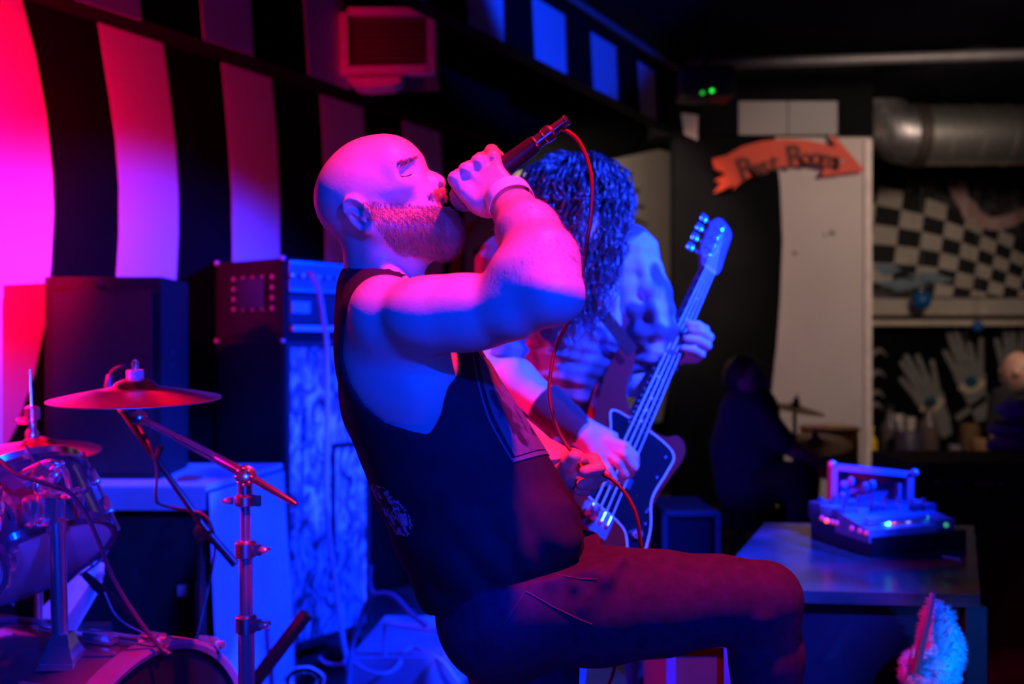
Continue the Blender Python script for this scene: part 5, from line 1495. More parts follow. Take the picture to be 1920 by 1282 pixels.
# neck opening and the ends
F.limb(P(716, 430, YS0), P(728, 512, YS0), (.066, .068), (.064, .066), .006, up=(1, 0, 0), op='sub')
F.limb(P(726, 520, YS0), P(790, 600, YS0), (.06, .07), (.05, .06), .006, up=(1, 0, 0), op='sub')
hem_a, hem_b = P(1112, 1012, YT0), P(828, 1122, YT0)
hd_ = (hem_b - hem_a); hn = Vector((-hd_.z, 0, hd_.x)).normalized()
if hn.z > 0: hn = -hn
F.plane(hem_a, hn, .004)
V, Q = F.mesh()
V = smooth_verts(V, Q, 1, .5)
M_TANK = mat('black_cotton', (0.018, 0.012, 0.020), 0.85, 0, 0.18, 40, 0.10, 900, spec=0.2)
tank = np_mesh('tank_top', V, Q, M_TANK, sing)
NV = vnormals(V, Q)
def shell_patch(name, V, Q, keep, off, m, parent):
    """thin print or patch lifted from a garment"""
    ids = np.nonzero(keep[Q].all(1))[0]
    if not len(ids): return None
    q = Q[ids]; u, inv = np.unique(q, return_inverse=True)
    return np_mesh(name, V[u] + vnormals(V, Q)[u] * off, inv.reshape(-1, 4), m, parent)
def in_poly(V, pts):
    """vertices inside a polygon drawn on the garment as seen square on from the singer's right"""
    x = V[:, 0] / V[:, 1] * FPX + CX; y = CY - (V[:, 2] - CAMZ) / V[:, 1] * FPX
    ins = np.zeros(len(V), dtype=bool); n = len(pts)
    for i in range(n):
        (x1, y1), (x2, y2) = pts[i], pts[(i + 1) % n]
        c = (y1 > y) != (y2 > y)
        ins ^= c & (x < x1 + (y - y1) * (x2 - x1) / ((y2 - y1) if abs(y2 - y1) > 1e-9 else 1e-9))
    return ins
front = (NV @ np.array([0.8, 0, 0.45])) > 0.05
M_CHEST = ramp_mat('chest_print', [(0.40, (0.015, 0.015, 0.02)), (0.50, (0.10, 0.10, 0.12)), (0.60, (0.09, 0.08, 0.09)), (0.75, (0.20, 0.18, 0.19))], 22, 9, 0.75, distort=1.2, bump=0)
bvh = BVHTree.FromPolygons([tuple(v) for v in V], [tuple(int(a) for a in q) for q in Q])
def wrap_patch(name, left, across, width, off, m, parent, nu=26, nv=44, shrink=1.0):
    """cloth print: starts on a line of the garment and follows its surface across"""
    pts = []
    for x, y in spline([Vector((a, b, 0)) for a, b in left], 12) and [(p.x, p.y) for p in spline([Vector((a, b, 0)) for a, b in left], 12)]:
        d = P(x, y, 1.0) - EYE
        h = bvh.ray_cast(EYE, d.normalized())
        if h[0] is not None: pts.append(h[0])
    nv = len(pts); Vp, Qp = [], []
    for q in pts:
        cur = q.copy(); stp = width / nu
        for i in range(nu):
            n_, no_, _, _ = bvh.find_nearest(cur)
            Vp.append(n_ + no_ * off)
            cur = n_ + Vector(across) * stp
    for a in range(nv - 1):
        for i in range(nu - 1): Qp.append((a * nu + i, a * nu + i + 1, (a + 1) * nu + i + 1, (a + 1) * nu + i))
    return np_mesh(name, np.array([tuple(v) for v in Vp]), np.array(Qp), m, parent)
ACR = Vector((0.22, 1.0, -0.10))
cp = wrap_patch('chest_print', [(896, 668), (904, 715), (922, 775), (945, 822), (964, 856)], ACR, .27, .0016, M_CHEST, tank)
M_PB = mat('print_border', (0.10, 0.10, 0.12), 0.8)
wrap_patch('print_border', [(884, 658), (893, 714), (911, 778), (935, 826), (958, 864)], ACR, .006, .0016, M_PB, tank, nu=4)
wrap_patch('print_border', [(958, 860), (961, 867)], ACR, .27, .0018, M_PB, tank)
bp_ = shell_patch('back_print', V, Q, in_poly(V, [(690, 905), (716, 908), (742, 930), (768, 958), (778, 985), (768, 1006), (745, 1006), (722, 965)]) & (V[:, 1] < 1.6), .0012,
                  ramp_mat('violet_print', [(0.48, (0.012, 0.012, 0.014)), (0.53, (0.45, 0.36, 0.48)), (0.60, (0.50, 0.42, 0.55)), (0.64, (0.012, 0.012, 0.014))], 55, 6, 0.7, distort=1.5, bump=0), tank)
# ---- jeans
F = Field((-0.26, 1.24, 0.02), (0.56, 1.86, 1.12), 0.0055)
F.limb(P(1010, 1035, YT0), P(955, 1130, YT0), (.100, .140), (.108, .150), .04, up=(0.9, 0, 0.35))
F.ell(P(935, 1155, 1.50), (.088, .09, .095), .04)
F.ell(P(930, 1155, 1.65), (.088, .08, .095), .04)
kneeR = P(1432, 1122, 1.42)
F.chain([(P(985, 1125, 1.46), .096), (P(1120, 1133, 1.44), .081), (P(1240, 1130, 1.43), .069), (P(1350, 1124, 1.42), .057), (kneeR, .049)], .03)
F.ell(P(1446, 1122, 1.415), (.036, .044, .040), .02)
footR = Vector((kneeR.x + .01, 1.43, 0.50))
F.chain([(kneeR, .048), (P(1437, 1230, 1.425), .0495), (Vector((kneeR.x + .003, 1.43, .68)), .048), (footR, .045)], .02)
F.chain([(P(965, 1150, 1.645), .098), (P(982, 1240, 1.64), .084), (P(985, 1300, 1.635), .078), (Vector((.035, 1.635, .50)), .062), (Vector((.02, 1.635, .36)), .058), (Vector((-.01, 1.635, .10)), .052)], .03)
# creases
for pts, r_ in (([(1085, 1034, 1.41), (1060, 1062, 1.385), (1035, 1088, 1.378)], .007), ([(1130, 1034, 1.41), (1108, 1060, 1.378), (1082, 1096, 1.368)], .007), ([(1165, 1044, 1.395), (1135, 1085, 1.366), (1095, 1135, 1.364)], .006),
                ([(1470, 1140, 1.385), (1430, 1158, 1.375), (1378, 1190, 1.383)], .008), ([(1480, 1172, 1.385), (1440, 1184, 1.38), (1390, 1203, 1.395)], .007),
                ([(1100, 1012, 1.47), (1060, 1003, 1.44), (1030, 1020, 1.42), (1010, 1045, 1.41)], .010), ([(850, 1170, 1.46), (900, 1215, 1.44), (980, 1245, 1.43)], .008)):
    F.chain([(P(*p), r_) for p in pts], .016)
wa, wb_ = P(1120, 1004, YT0), P(815, 1085, YT0)
wn = Vector((-(wb_ - wa).z, 0, (wb_ - wa).x)).normalized()
if wn.z < 0: wn = -wn
F.plane(wa, wn, .004)
F.plane((0, 0, .085), (0, 0, -1), .0)
V, Q = F.mesh()
V = smooth_verts(V, Q, 1, .5)
M_JEANS = mat('dark_jeans', (0.036, 0.022, 0.065), 0.85, 0, 0.22, 60, 0.12, 1200, spec=0.2)
jeans = np_mesh('jeans', V, Q, M_JEANS, sing)
bvh = BVHTree.FromPolygons([tuple(v) for v in V], [tuple(int(a) for a in q) for q in Q])
def surf_seam(pts, lift=0.0003):
    """lay a seam on the near side of the jeans"""
    out = []
    for p in spline([Vector((x, y, 0)) for x, y in pts], 6):
        h = bvh.ray_cast(EYE, (P(p.x, p.y, 1.0) - EYE).normalized())
        if h[0] is not None: out.append(h[0] + h[1] * lift)
    return out
M_STITCH = mat('stitching', (0.09, 0.06, 0.09), 0.8)
for pts in ([(985, 1108), (1010, 1122), (1035, 1136), (1060, 1148), (1085, 1160), (1110, 1170)], [(985, 1108), (965, 1140), (945, 1168)], [(1020, 1070), (1050, 1078), (1085, 1084), (1120, 1086)]):
    s_ = surf_seam(pts)
    if len(s_) > 1: bm = B(); tube(bm, s_, 0.0008, 5); obj('seam_stitch', bm, M_STITCH, jeans)
s_ = surf_seam([(1020, 1062), (1021, 1062)])
if s_: bm = B(); lathe(bm, [(.0048, 0), (.0048, .0015), (.0025, .003), (0, .003)], s_[0], (0.1, -1, 0.2), 12); obj('rivet', bm, mat('rivet_metal', (0.8, 0.7, 0.8), 0.25, 0.8), jeans)
# ---- shoes, and the case he props his foot on
M_SHOE = mat('black_shoe', (0.015, 0.015, 0.015), 0.6, 0, 0.1)
def shoe(x, y, z, yaw=0):
    F = Field((x - .14, y - .07, z - .01), (x + .24, y + .07, z + .16), .006)
    F.chain([(Vector((x - .05, y, z + .035)), .036), (Vector((x + .06, y, z + .036)), .038), (Vector((x + .15, y, z + .032)), .034)], .02)
    F.limb(Vector((x - .03, y, z + .05)), Vector((x - .01, y, z + .12)), .040, .042, .03)
    F.plane((x, y, z + .002), (0, 0, -1), .0)
    v, q = F.mesh(); np_mesh('shoe', v, q, M_SHOE, sing)
shoe(-.02, 1.635, 0.0)
shoe(footR.x - .01, 1.43, 0.42)
t_, a_, b_ = case_box('foot_case', 'black road case under his raised foot, below the frame', 'case', 1350, 1640, 1800, 1.30, 0.34, M_VINYL)
for o_ in list(t_.children):
    t_.location.z = 0
dz = 0.42 - a_.z
for o_ in t_.children:
    for v_ in o_.data.vertices:
        if v_.co.z > 0.05: v_.co.z += dz
# ---- paper wristband
wc = P(956, 376, 1.432); wx = (P(953, 372, 1.435) - P(972, 404, 1.405)).normalized()
A = axes_from(wx, (0, -1, 0))
bm = B()
n_ = 40
rings = []
for s2_ in (-.0105, .0105):
    for rr_ in (0, 1):
        rg = []
        for k in range(n_):
            an = 2 * math.pi * k / n_
            rg.append(bm.verts.new(wc + A @ Vector(((.0335 + .0012 * rr_) * math.cos(an), (.0335 + .0012 * rr_) * math.sin(an), s2_))))
        rings.append(rg)
for a_, b_ in ((0, 1), (1, 3), (3, 2), (2, 0)):
    for k in range(n_):
        j = (k + 1) % n_; bm.faces.new((rings[a_][k], rings[a_][j], rings[b_][j], rings[b_][k]))
obj('wristband', bm, mat('cream_band', (0.92, 0.86, 0.62), 0.6, 0, 0.04), sing)

# ---- microphone and its cable
mic = thing('microphone', 'hand-held vocal microphone in the singer\'s fist, grille at his mouth', 'microphone', ma)
bm = B(); lathe(bm, [(0, -.026), (.010, -.0245), (.018, -.018), (.0235, -.008), (.0248, .002), (.0235, .010), (.021, .014)], ma, md, 32); obj('grille', bm, ramp_mat('mic_grille', [(0.2, (0.10, 0.10, 0.11)), (0.5, (0.30, 0.30, 0.32))], 500, 0, 0.4, bump=0.6, kind='voronoi'), mic)
bm = B(); lathe(bm, [(.0205, .008), (.0258, .010), (.0258, .014), (.0205, .016)], ma, md, 32); obj('grille_band', bm, M_STEEL, mic)
hl = (mb - ma).length
bm = B(); lathe(bm, [(.0195, .014), (.0180, .03), (.0150, hl * .7), (.0135, hl - .004), (.0130, hl)], ma, md, 28); obj('handle', bm, mat('mic_handle', (0.05, 0.045, 0.05), 0.4, 0.4), mic)
pl0, pl1, pl2 = P(1003, 270, 1.49), P(1018, 256, 1.488), P(1036, 245, 1.486)
bm = B(); lathe(bm, [(.0125, 0), (.0128, .002), (.0105, .004), (.0105, .016), (.0125, .018), (.0125, .030), (.0085, .034), (.0075, .056), (.0088, .057), (.0088, .060), (.004, .061)], mb, (pl2 - mb), 20); obj('plug', bm, mat('plug_metal', (0.55, 0.5, 0.6), 0.25, 0.9), mic)
pe = mb + (pl2 - mb).normalized() * .06
M_RED = mat('red_cable', (0.26, 0.012, 0.02), 0.4)
bm = B()
pts = [pe, P(1046, 241, 1.485), P(1062, 245, 1.48), P(1085, 265, 1.475), P(1103, 305, 1.47), P(1110, 350, 1.465), P(1107, 410, 1.47), P(1098, 470, 1.48), P(1090, 530, 1.50), P(1083, 570, 1.54), P(1062, 610, 1.58), P(1042, 650, 1.60), P(1032, 700, 1.60), P(1030, 745, 1.60), P(1040, 790, 1.60), P(1056, 825, 1.60), P(1076, 852, 1.595), P(1092, 876, 1.575), P(1118, 884, 1.572), P(1146, 898, 1.57), P(1170, 922, 1.565), P(1190, 958, 1.56), P(1199, 1000, 1.56), P(1200, 1060, 1.57), P(1180, 1180, 1.62), P(1150, 1260, 1.68), P(1138, 1400, 1.75), Vector((0.35, 1.95, .012)), Vector((0.9, 2.1, .008))]
bm = B(); tube(bm, spline(pts, 10), 0.0031, 8); mcb = obj('microphone_cable', bm, M_RED)
tag(mcb, 'red microphone cable arching from the plug and looping through his lower hand', 'cable')
# ------------------------------------------------------------------ the bass guitar
NB, NN = P(1125, 965, 2.36), P(1331, 506, 2.82)     # bridge saddles, nut
bn_ = (NN - NB).normalized()
SC_L = (NN - NB).length
mf = Vector((0.42, -0.86, 0.28)); mf = (mf - bn_ * mf.dot(bn_)).normalized()    # out of the front face
vv = mf.cross(bn_).normalized()
if vv.x > 0: vv = -vv                               # towards the player's head side (upper left)
KS = SC_L / 0.864
bass = thing('bass_guitar', 'wine-red four-string bass guitar with dark pickguard, slung on the long-haired player', 'guitar', NB)
def bp(u, v, d=0.0): return NB + bn_ * (u * KS) + vv * (v * KS) + mf * (d * KS)
def bprism(name, pts, d0, d1, m, parent, bevel=0.0, smooth=True):
    bm = B(); prism(bm, [bp(u, v, d0) for u, v in pts], mf * ((d1 - d0) * KS)); return obj(name, bm, m, parent, smooth=smooth, bevel=bevel)
def closed(pts, k=6):
    pts = [Vector((p[0], p[1], 0)) for p in pts]; n = len(pts); out = []
    for i in range(n):
        a, b, c, d = pts[i - 1], pts[i], pts[(i + 1) % n], pts[(i + 2) % n]
        for j in range(k):
            t = j / k
            q = 0.5 * (2 * b + (c - a) * t + (2 * a - 5 * b + 4 * c - d) * t * t + (3 * b - a - 3 * c + d) * t ** 3)
            out.append((q.x, q.y))
    return out
body_o = closed([(-.115, .01), (-.105, .09), (-.05, .150), (.03, .166), (.12, .140), (.20, .118), (.28, .130), (.36, .142), (.45, .140), (.485, .112), (.45, .085), (.36, .075), (.315, .045), (.305, .030), (.305, -.030), (.30, -.05), (.31, -.085), (.335, -.115), (.325, -.145), (.285, -.155), (.21, -.140), (.12, -.128), (.03, -.158), (-.05, -.165), (-.11, -.110), (-.125, -.05)])
M_BODY = mat('wine_red_lacquer', (0.26, 0.012, 0.006), 0.18, 0, 0.12, 5, coat=0.8)
bprism('guitar_body', body_o, -.052, -.012, M_BODY, bass, bevel=.009)
pg = closed([(.02, -.045), (.00, -.09), (-.075, -.125), (-.095, -.105), (-.075, -.14), (-.02, -.152), (.06, -.142), (.13, -.115), (.22, -.125), (.275, -.125), (.29, -.07), (.285, .035), (.27, .085), (.22, .065), (.15, .060), (.07, .055), (.03, .05)], 5)
bprism('pickguard', pg, -.012, -.009, mat('black_pickguard', (0.010, 0.010, 0.012), 0.15, 0, 0.05, spec=0.3), bass)
bm = B(); tube(bm, [bp(u, v, -.0095) for u, v in pg + pg[:1]], .0022 * KS, 6, cap=False); obj('pickguard_edge', bm, mat('white_edge_ply', (0.85, 0.85, 0.85), 0.4), bass)
M_NECK = mat('maple_neck', (0.16, 0.07, 0.09), 0.4, 0, 0.12, 9, spec=0.3)
M_FB = mat('rosewood_board', (0.008, 0.006, 0.006), 0.6, 0, 0.2, 30, spec=0.1)
wn_, wb2 = .021, .032
bprism('neck', [(.19, wb2), (SC_L / KS + .004, wn_), (SC_L / KS + .004, -wn_), (.19, -wb2)], -.030, -.008, M_NECK, bass, bevel=.006)
bprism('fingerboard', [(.19, wb2), (SC_L / KS + .004, wn_), (SC_L / KS + .004, -wn_), (.19, -wb2)], -.0079, -.003, M_FB, bass)
LN = SC_L / KS
for k in range(1, 21):
    u = LN * (0.5 ** (k / 12))
    if u < .195: continue
    hw = wb2 + (wn_ - wb2) * (u - .19) / (LN - .19)
    bm = B(); tube(bm, [bp(u, hw, -.0026), bp(u, -hw, -.0026)], .0012 * KS, 6); tube(bm, [bp(u, hw + .0006, -.0045), bp(u, hw + .0008, -.0025)], .0019 * KS, 6)
    fr = obj('fret', bm, M_CHROME, bass)
    if k in (3, 5, 7, 9, 12, 15, 17, 19):
        um = (LN * (0.5 ** (k / 12)) + LN * (0.5 ** ((k - 1) / 12))) / 2
        for dv in ((0,) if k != 12 else (-.009, .009)):
            bm = B(); lathe(bm, [(.0036 * KS, 0), (0, .0004)], bp(um, dv, -.0029), mf, 12); obj('position_dot', bm, mat('pearl_dot', (0.75, 0.75, 0.75), 0.3), bass)
bprism('nut', [(LN, wn_), (LN + .005, wn_), (LN + .005, -wn_), (LN, -wn_)], -.004, .0015, mat('bone', (0.8, 0.78, 0.7), 0.4), bass)
head_o = closed([(LN + .005, wn_), (LN + .03, .034), (LN + .055, .048), (LN + .12, .052), (LN + .18, .050), (LN + .205, .030), (LN + .20, .0), (LN + .185, -.02), (LN + .16, -.026), (LN + .08, -.032), (LN + .035, -.036), (LN + .005, -wn_)], 4)
bprism('headstock', head_o, -.026, -.012, M_NECK, bass, bevel=.003)
strs = []
for i in range(4):
    v0, v1 = .028 - .0187 * i, .0145 - .0097 * i
    ut, vt = LN + .045 + .042 * (i), .030 - .0085 * i * .2
    bm = B(); tube(bm, [bp(-.004, v0, .006), bp(LN, v1, .0022), bp(ut, vt - .012, -.004)], (.0021 - .0002 * i) * KS, 6); obj('string', bm, mat('string_steel', (0.80, 0.80, 0.82), 0.45, 0.2), bass)
    bm = B(); lathe(bm, [(.010 * KS, 0), (.010 * KS, .003 * KS), (.0055 * KS, .004 * KS), (.0055 * KS, .016 * KS), (0, .017 * KS)], bp(ut, vt - .006, -.012), mf, 14); tn = obj('tuning_post', bm, M_CHROME, bass)
    bm = B(); tube(bm, [bp(ut, .045, -.022), bp(ut, .066, -.022)], .0032 * KS, 8); box(bm, bp(ut, .078, -.022), (.026 * KS, .022 * KS, .007 * KS), Matrix((bn_, vv, mf)).transposed()); obj('tuning_peg', bm, M_CHROME, bass, bevel=.002)
bm = B(); box(bm, bp(LN + .10, .0, -.008), (.09 * KS, .007 * KS, .005 * KS), Matrix((bn_, vv, mf)).transposed() @ Matrix.Rotation(-0.12, 3, 'Z')); obj('string_tree', bm, M_CHROME, bass)
bprism('bridge_plate', [(-.045, .042), (.018, .042), (.018, -.042), (-.045, -.042)], -.012, -.006, M_CHROME, bass, bevel=.002)
for i in range(4):
    bm = B(); tube(bm, [bp(-.014, .028 - .0187 * i, .001), bp(.012, .028 - .0187 * i, .001)], .0065 * KS, 10); obj('saddle', bm, M_CHROME, bass)
for u0, u1, v0, v1 in ((.075, .105, .045, -.002), (.105, .135, .002, -.045)):
    bprism('pickup', [(u0, v0), (u1, v0), (u1, v1), (u0, v1)], -.010, .000, M_BLACKP, bass, bevel=.003)
for u, v in ((.02, -.112), (-.035, -.128)):
    bm = B(); lathe(bm, [(.014 * KS, 0), (.013 * KS, .012 * KS), (.010 * KS, .016 * KS), (0, .016 * KS)], bp(u, v, -.009), mf, 16); obj('control_knob', bm, M_CHROME, bass)
for u, v in ((.06, -.125), (.09, -.115), (.10, -.118), (.19, -.105), (.255, -.105), (-.07, -.118)):
    bm = B(); lathe(bm, [(.0038 * KS, 0), (.003 * KS, .0015 * KS), (0, .002 * KS)], bp(u, v, -.009), mf, 8); obj('guard_screw', bm, M_CHROME, bass)
bprism('control_plate', closed([(-.085, -.10), (-.06, -.135), (-.03, -.15), (-.02, -.145), (-.05, -.115), (-.07, -.092)], 4), -.0115, -.0085, M_CHROME, bass)
for u, v in ((.445, .118), (-.118, .0)):
    bm = B(); c_ = bp(u, v, -.032); ax = bn_ if u > 0 else -bn_; lathe(bm, [(.004, 0), (.004, .010), (.009, .012), (.009, .016), (0, .017)], c_ + ax * .012, ax, 12); obj('strap_button', bm, M_CHROME, bass)

# ------------------------------------------------------------------ the bass player
YB1 = 2.62
bas = thing('person', 'long curly-haired bass player in a bleached T-shirt behind the singer, head bowed', 'person', Vector((0.15, 2.68, 0)))
lat = Vector((0.90, 0.42, 0)).normalized()         # towards his left hand
fwd = Vector((0.42, -0.90, 0)).normalized()
F = Field((-0.32, 2.15, 0.66), (0.82, 3.06, 1.86), 0.0055)
neck0 = P(1075, 470, 2.58)
hipc = P(1110, 1010, 2.72)
F.chain([(P(1065, 545, 2.66), .105), (P(1080, 700, 2.70), .115), (P(1095, 860, 2.72), .115), (hipc, .115)], .06)
shl, shr = P(1178, 478, 2.74), P(950, 500, 2.52)
F.limb(shr, shl, .06, .06, .05)
F.limb(P(1070, 520, 2.64), P(1076, 430, 2.56), .060, .055, .03)
hcen = P(1078, 385, 2.52)
F.ell(hcen, (.075, .092, .105), .02)
F.ell(hcen + Vector((.02, -.05, -.06)), (.055, .055, .065), .03)
F.ell(hcen + fwd * .098 + Vector((0, 0, -.04)), (.014, .018, .018), .015)    # nose
for s_ in (-1, 1):
    F.ell(hcen + fwd * .088 + lat * (.03 * s_) + Vector((0, 0, -.008)), .014, .01, op='sub')
    F.ell(hcen + fwd * .084 + lat * (.03 * s_) + Vector((0, 0, -.008)), .012, .006)
    F.ell(hcen + lat * (.078 * s_) + Vector((0, 0, -.02)), (.012, .016, .028), .01)
F.limb(hcen + fwd * .088 + lat * -.02 + Vector((0, 0, -.085)), hcen + fwd * .088 + lat * .02 + Vector((0, 0, -.085)), .009, .009, .008)
# right arm (at our left), elbow out, hand over the strings
elr = P(916, 690, 2.44); wrr = P(1098, 815, 2.30)
F.chain([(shr, .058), (P(930, 600, 2.48), .054), (elr + Vector((0, 0, .01)), .047)], .02)
F.chain([(elr, .046), (P(965, 712, 2.41), .050), (P(1030, 765, 2.36), .042), (P(1075, 800, 2.32), .032), (wrr, .027)], .02)
F.limb(P(1095, 812, 2.30), P(1140, 838, 2.275), (.036, .020), (.040, .017), .015, up=(0.45, 0, 0.9))
F.limb(P(1110, 822, 2.295), P(1120, 862, 2.28), .022, .020, .02)
for pts, r_ in (([(1140, 826, 2.27), (1172, 836, 2.25), (1190, 855, 2.255), (1192, 872, 2.285)], .0125), ([(1142, 838, 2.27), (1172, 852, 2.245), (1188, 875, 2.25), (1180, 890, 2.285)], .0130),
                ([(1136, 850, 2.27), (1160, 866, 2.25), (1172, 888, 2.255), (1166, 900, 2.285)], .0125), ([(1128, 862, 2.27), (1142, 880, 2.255), (1152, 898, 2.26), (1148, 905, 2.285)], .0110),
                ([(1112, 862, 2.285), (1112, 885, 2.275), (1122, 905, 2.275)], .0135)):
    F.chain([(P(*p), r_ * (1 - .07 * j)) for j, p in enumerate(pts)], .005)
# left arm: elbow by the ribs, hand round the neck of the bass
ell_ = P(1192, 712, 2.70); wrl = P(1268, 664, 2.74)
F.chain([(shl, .058), (P(1205, 600, 2.74), .050), (ell_, .044)], .02)
F.chain([(ell_, .043), (P(1222, 694, 2.70), .040), (wrl, .027)], .02)
def nk(px, py): 
    """depth on the neck of the bass near a photo pixel"""
    t = max(0, min(1, (py - 965) / (506 - 965))); return 2.36 + 0.46 * t
yn = nk(0, 640)
F.limb(P(1270, 662, 2.74), P(1300, 655, 2.73), (.030, .020), (.040, .018), .015, up=(0.3, 0, 1))
for j, (y0, xk, yk, xt, yt) in enumerate(((628, 1322, 618, 1290, 606), (640, 1330, 632, 1294, 618), (652, 1326, 648, 1286, 634), (664, 1314, 664, 1280, 652))):
    F.chain([(P(1306, y0 + 6, 2.735), .0135), (P(xk, yk, 2.70), .0125), (P((xk + xt) / 2 + 2, (yk + yt) / 2 - 3, 2.652), .0115), (P(xt, yt, 2.648), .0100)], .004)
F.chain([(P(1280, 664, 2.74), .016), (P(1276, 630, 2.735), .0135), (P(1281, 590, 2.735), .0115)], .008)
V, Q = F.mesh(); V = smooth_verts(V, Q, 1, .4)
np_mesh('body', V, Q, mat('pale_skin', (0.62, 0.43, 0.36), 0.5, 0, 0.06, 30, 0.15, 200), bas)
# T-shirt
F = Field((-0.34, 2.30, 0.80), (0.66, 3.02, 1.66), 0.006)
F.chain([(P(1065, 545, 2.66), .122), (P(1080, 700, 2.70), .135), (P(1095, 860, 2.72), .138), (hipc + Vector((0, 0, .0)), .136)], .06)
F.limb(shr, shl, .073, .073, .05)
F.chain([(shr, .074), (P(936, 590, 2.48), .072), (P(938, 640, 2.46), .070)], .03)
F.chain([(shl, .078), (P(1200, 560, 2.735), .082), (P(1216, 640, 2.72), .084), (P(1222, 668, 2.715), .080)], .03)
for pts, r_ in (([(1060, 640, 2.55), (1110, 625, 2.57), (1150, 640, 2.60)], .012), ([(1050, 690, 2.56), (1100, 680, 2.57), (1150, 690, 2.60)], .012), ([(1045, 740, 2.57), (1095, 725, 2.57), (1145, 745, 2.60)], .013), ([(1040, 790, 2.58), (1090, 775, 2.58), (1130, 790, 2.60)], .012),
                ([(1195, 470, 2.66), (1215, 540, 2.64), (1235, 620, 2.63)], .014), ([(1170, 480, 2.66), (1180, 560, 2.65), (1205, 640, 2.63)], .014), ([(1222, 500, 2.69), (1245, 580, 2.68), (1252, 640, 2.68)], .012), ([(1130, 470, 2.62), (1150, 560, 2.60), (1160, 640, 2.61)], .012)):
    F.chain([(P(*p), r_) for p in pts], .025)
F.warp(lambda X, Y, Z: (.0065 * np.sin(Z * 88 - X * 30 + 2.5 * np.sin(X * 15 + Z * 9)) + .003 * np.sin(Z * 150 + X * 40 + 3 * np.sin(Z * 20))) * np.clip((1.52 - Z) / .2, .25, 1))
F.plane(P(940, 642, 2.46), Vector((0.22, 0, -1)), .0) if False else None
F.limb(P(1075, 400, 2.56), P(1072, 498, 2.62), .085, .078, .01, op='sub')
F.plane(hipc + Vector((0, 0, -.05)), (0, 0, -1), .004)
# cut the sleeve ends
for c_, r_ in ((P(936, 712, 2.45), .072), (P(1232, 752, 2.70), .095)): F.ell(c_, r_, .004, op='sub')
V, Q = F.mesh(); V = smooth_verts(V, Q, 1, .5)
N = vnormals(V, Q)
tN = sst((V - v3(neck0)) @ v3(lat), .06, .16)
px_v = V[:, 0] / V[:, 1] * FPX + CX; py_v = CY - (V[:, 2] - CAMZ) / V[:, 1] * FPX
np.random.seed(3)
bl = np.zeros(len(V))
for k in range(26):
    a, b, c = rng.normal(0, 1, 3); d = rng.uniform(0, 6.28); f_ = rng.uniform(24, 60)
    bl += np.sin((V[:, 0] * a * 1.2 + V[:, 1] * b + V[:, 2] * c * .45) * f_ + d)
bl = np.clip(bl / 2.6 * .5 + .5, 0, 1)
sleeve = sst(px_v, 1105, 1135) * (1 - sst(py_v, 640, 700)) + 0.28 * (1 - sst(px_v, 1105, 1135))
dark_c, pale_c = np.array([.04, .045, .065]), np.array([.42, .45, .52])
mix_ = np.clip(bl ** 1.4 * sleeve * 1.15 + .10 * sst(px_v, 1105, 1135) * sleeve, 0, 1)[:, None]
np_mesh('t_shirt', V, Q, mat('bleached_cotton', (0.2, 0.2, 0.3), 0.9, 0, 0.12, 25, 0.4, 300, attr='Col', sheen=0.1), bas, col=dark_c * (1 - mix_) + pale_c * mix_)
# jeans
F = Field((-0.12, 2.44, 0.02), (0.60, 3.02, 1.05), 0.008)
F.ell(hipc + Vector((0, 0, -.05)), (.135, .12, .14), .04)
legs = ((P(1060, 1080, 2.70), Vector((.14, 2.66, .5)), Vector((.12, 2.70, .07))), (P(1165, 1080, 2.76), Vector((.36, 2.74, .5)), Vector((.42, 2.82, .07))))
for a, b, c in legs: F.chain([(a, .090), (b, .062), (c, .050)], .03)
F.plane(hipc + Vector((0, 0, .04)), (0, 0, 1), .0); F.plane((0, 0, .07), (0, 0, -1), .0)
V, Q = F.mesh(); np_mesh('jeans', V, Q, mat('blue_denim', (0.10, 0.13, 0.20), 0.85, 0, 0.2, 50, 0.4, 500), bas)
for a, b, c in legs:
    F = Field((c.x - .12, c.y - .24, -.01), (c.x + .12, c.y + .12, .14), .007)
    F.chain([(Vector((c.x, c.y + .04, .035)), .036), (Vector((c.x + .03, c.y - .08, .036)), .038), (Vector((c.x + .06, c.y - .15, .032)), .034)], .02)
    F.limb(Vector((c.x, c.y + .01, .05)), Vector((c.x, c.y, .10)), .042, .044, .02); F.plane((0, 0, .002), (0, 0, -1), .0)
    V, Q = F.mesh(); np_mesh('shoe', V, Q, M_SHOE, bas)
# black sweatband on the forearm
bm = B()
wp = [P(1022, 757, 2.368), P(1048, 778, 2.345), P(1076, 799, 2.322), P(1098, 814, 2.302)]
tube(bm, spline(wp, 5), [.054 - .0013 * i for i in range(16)], 22, cap=False); obj('sweatband', bm, mat('black_towelling', (0.022, 0.022, 0.032), 0.95, 0, 0.15, 80, 0.8, 700, sheen=.3), bas)
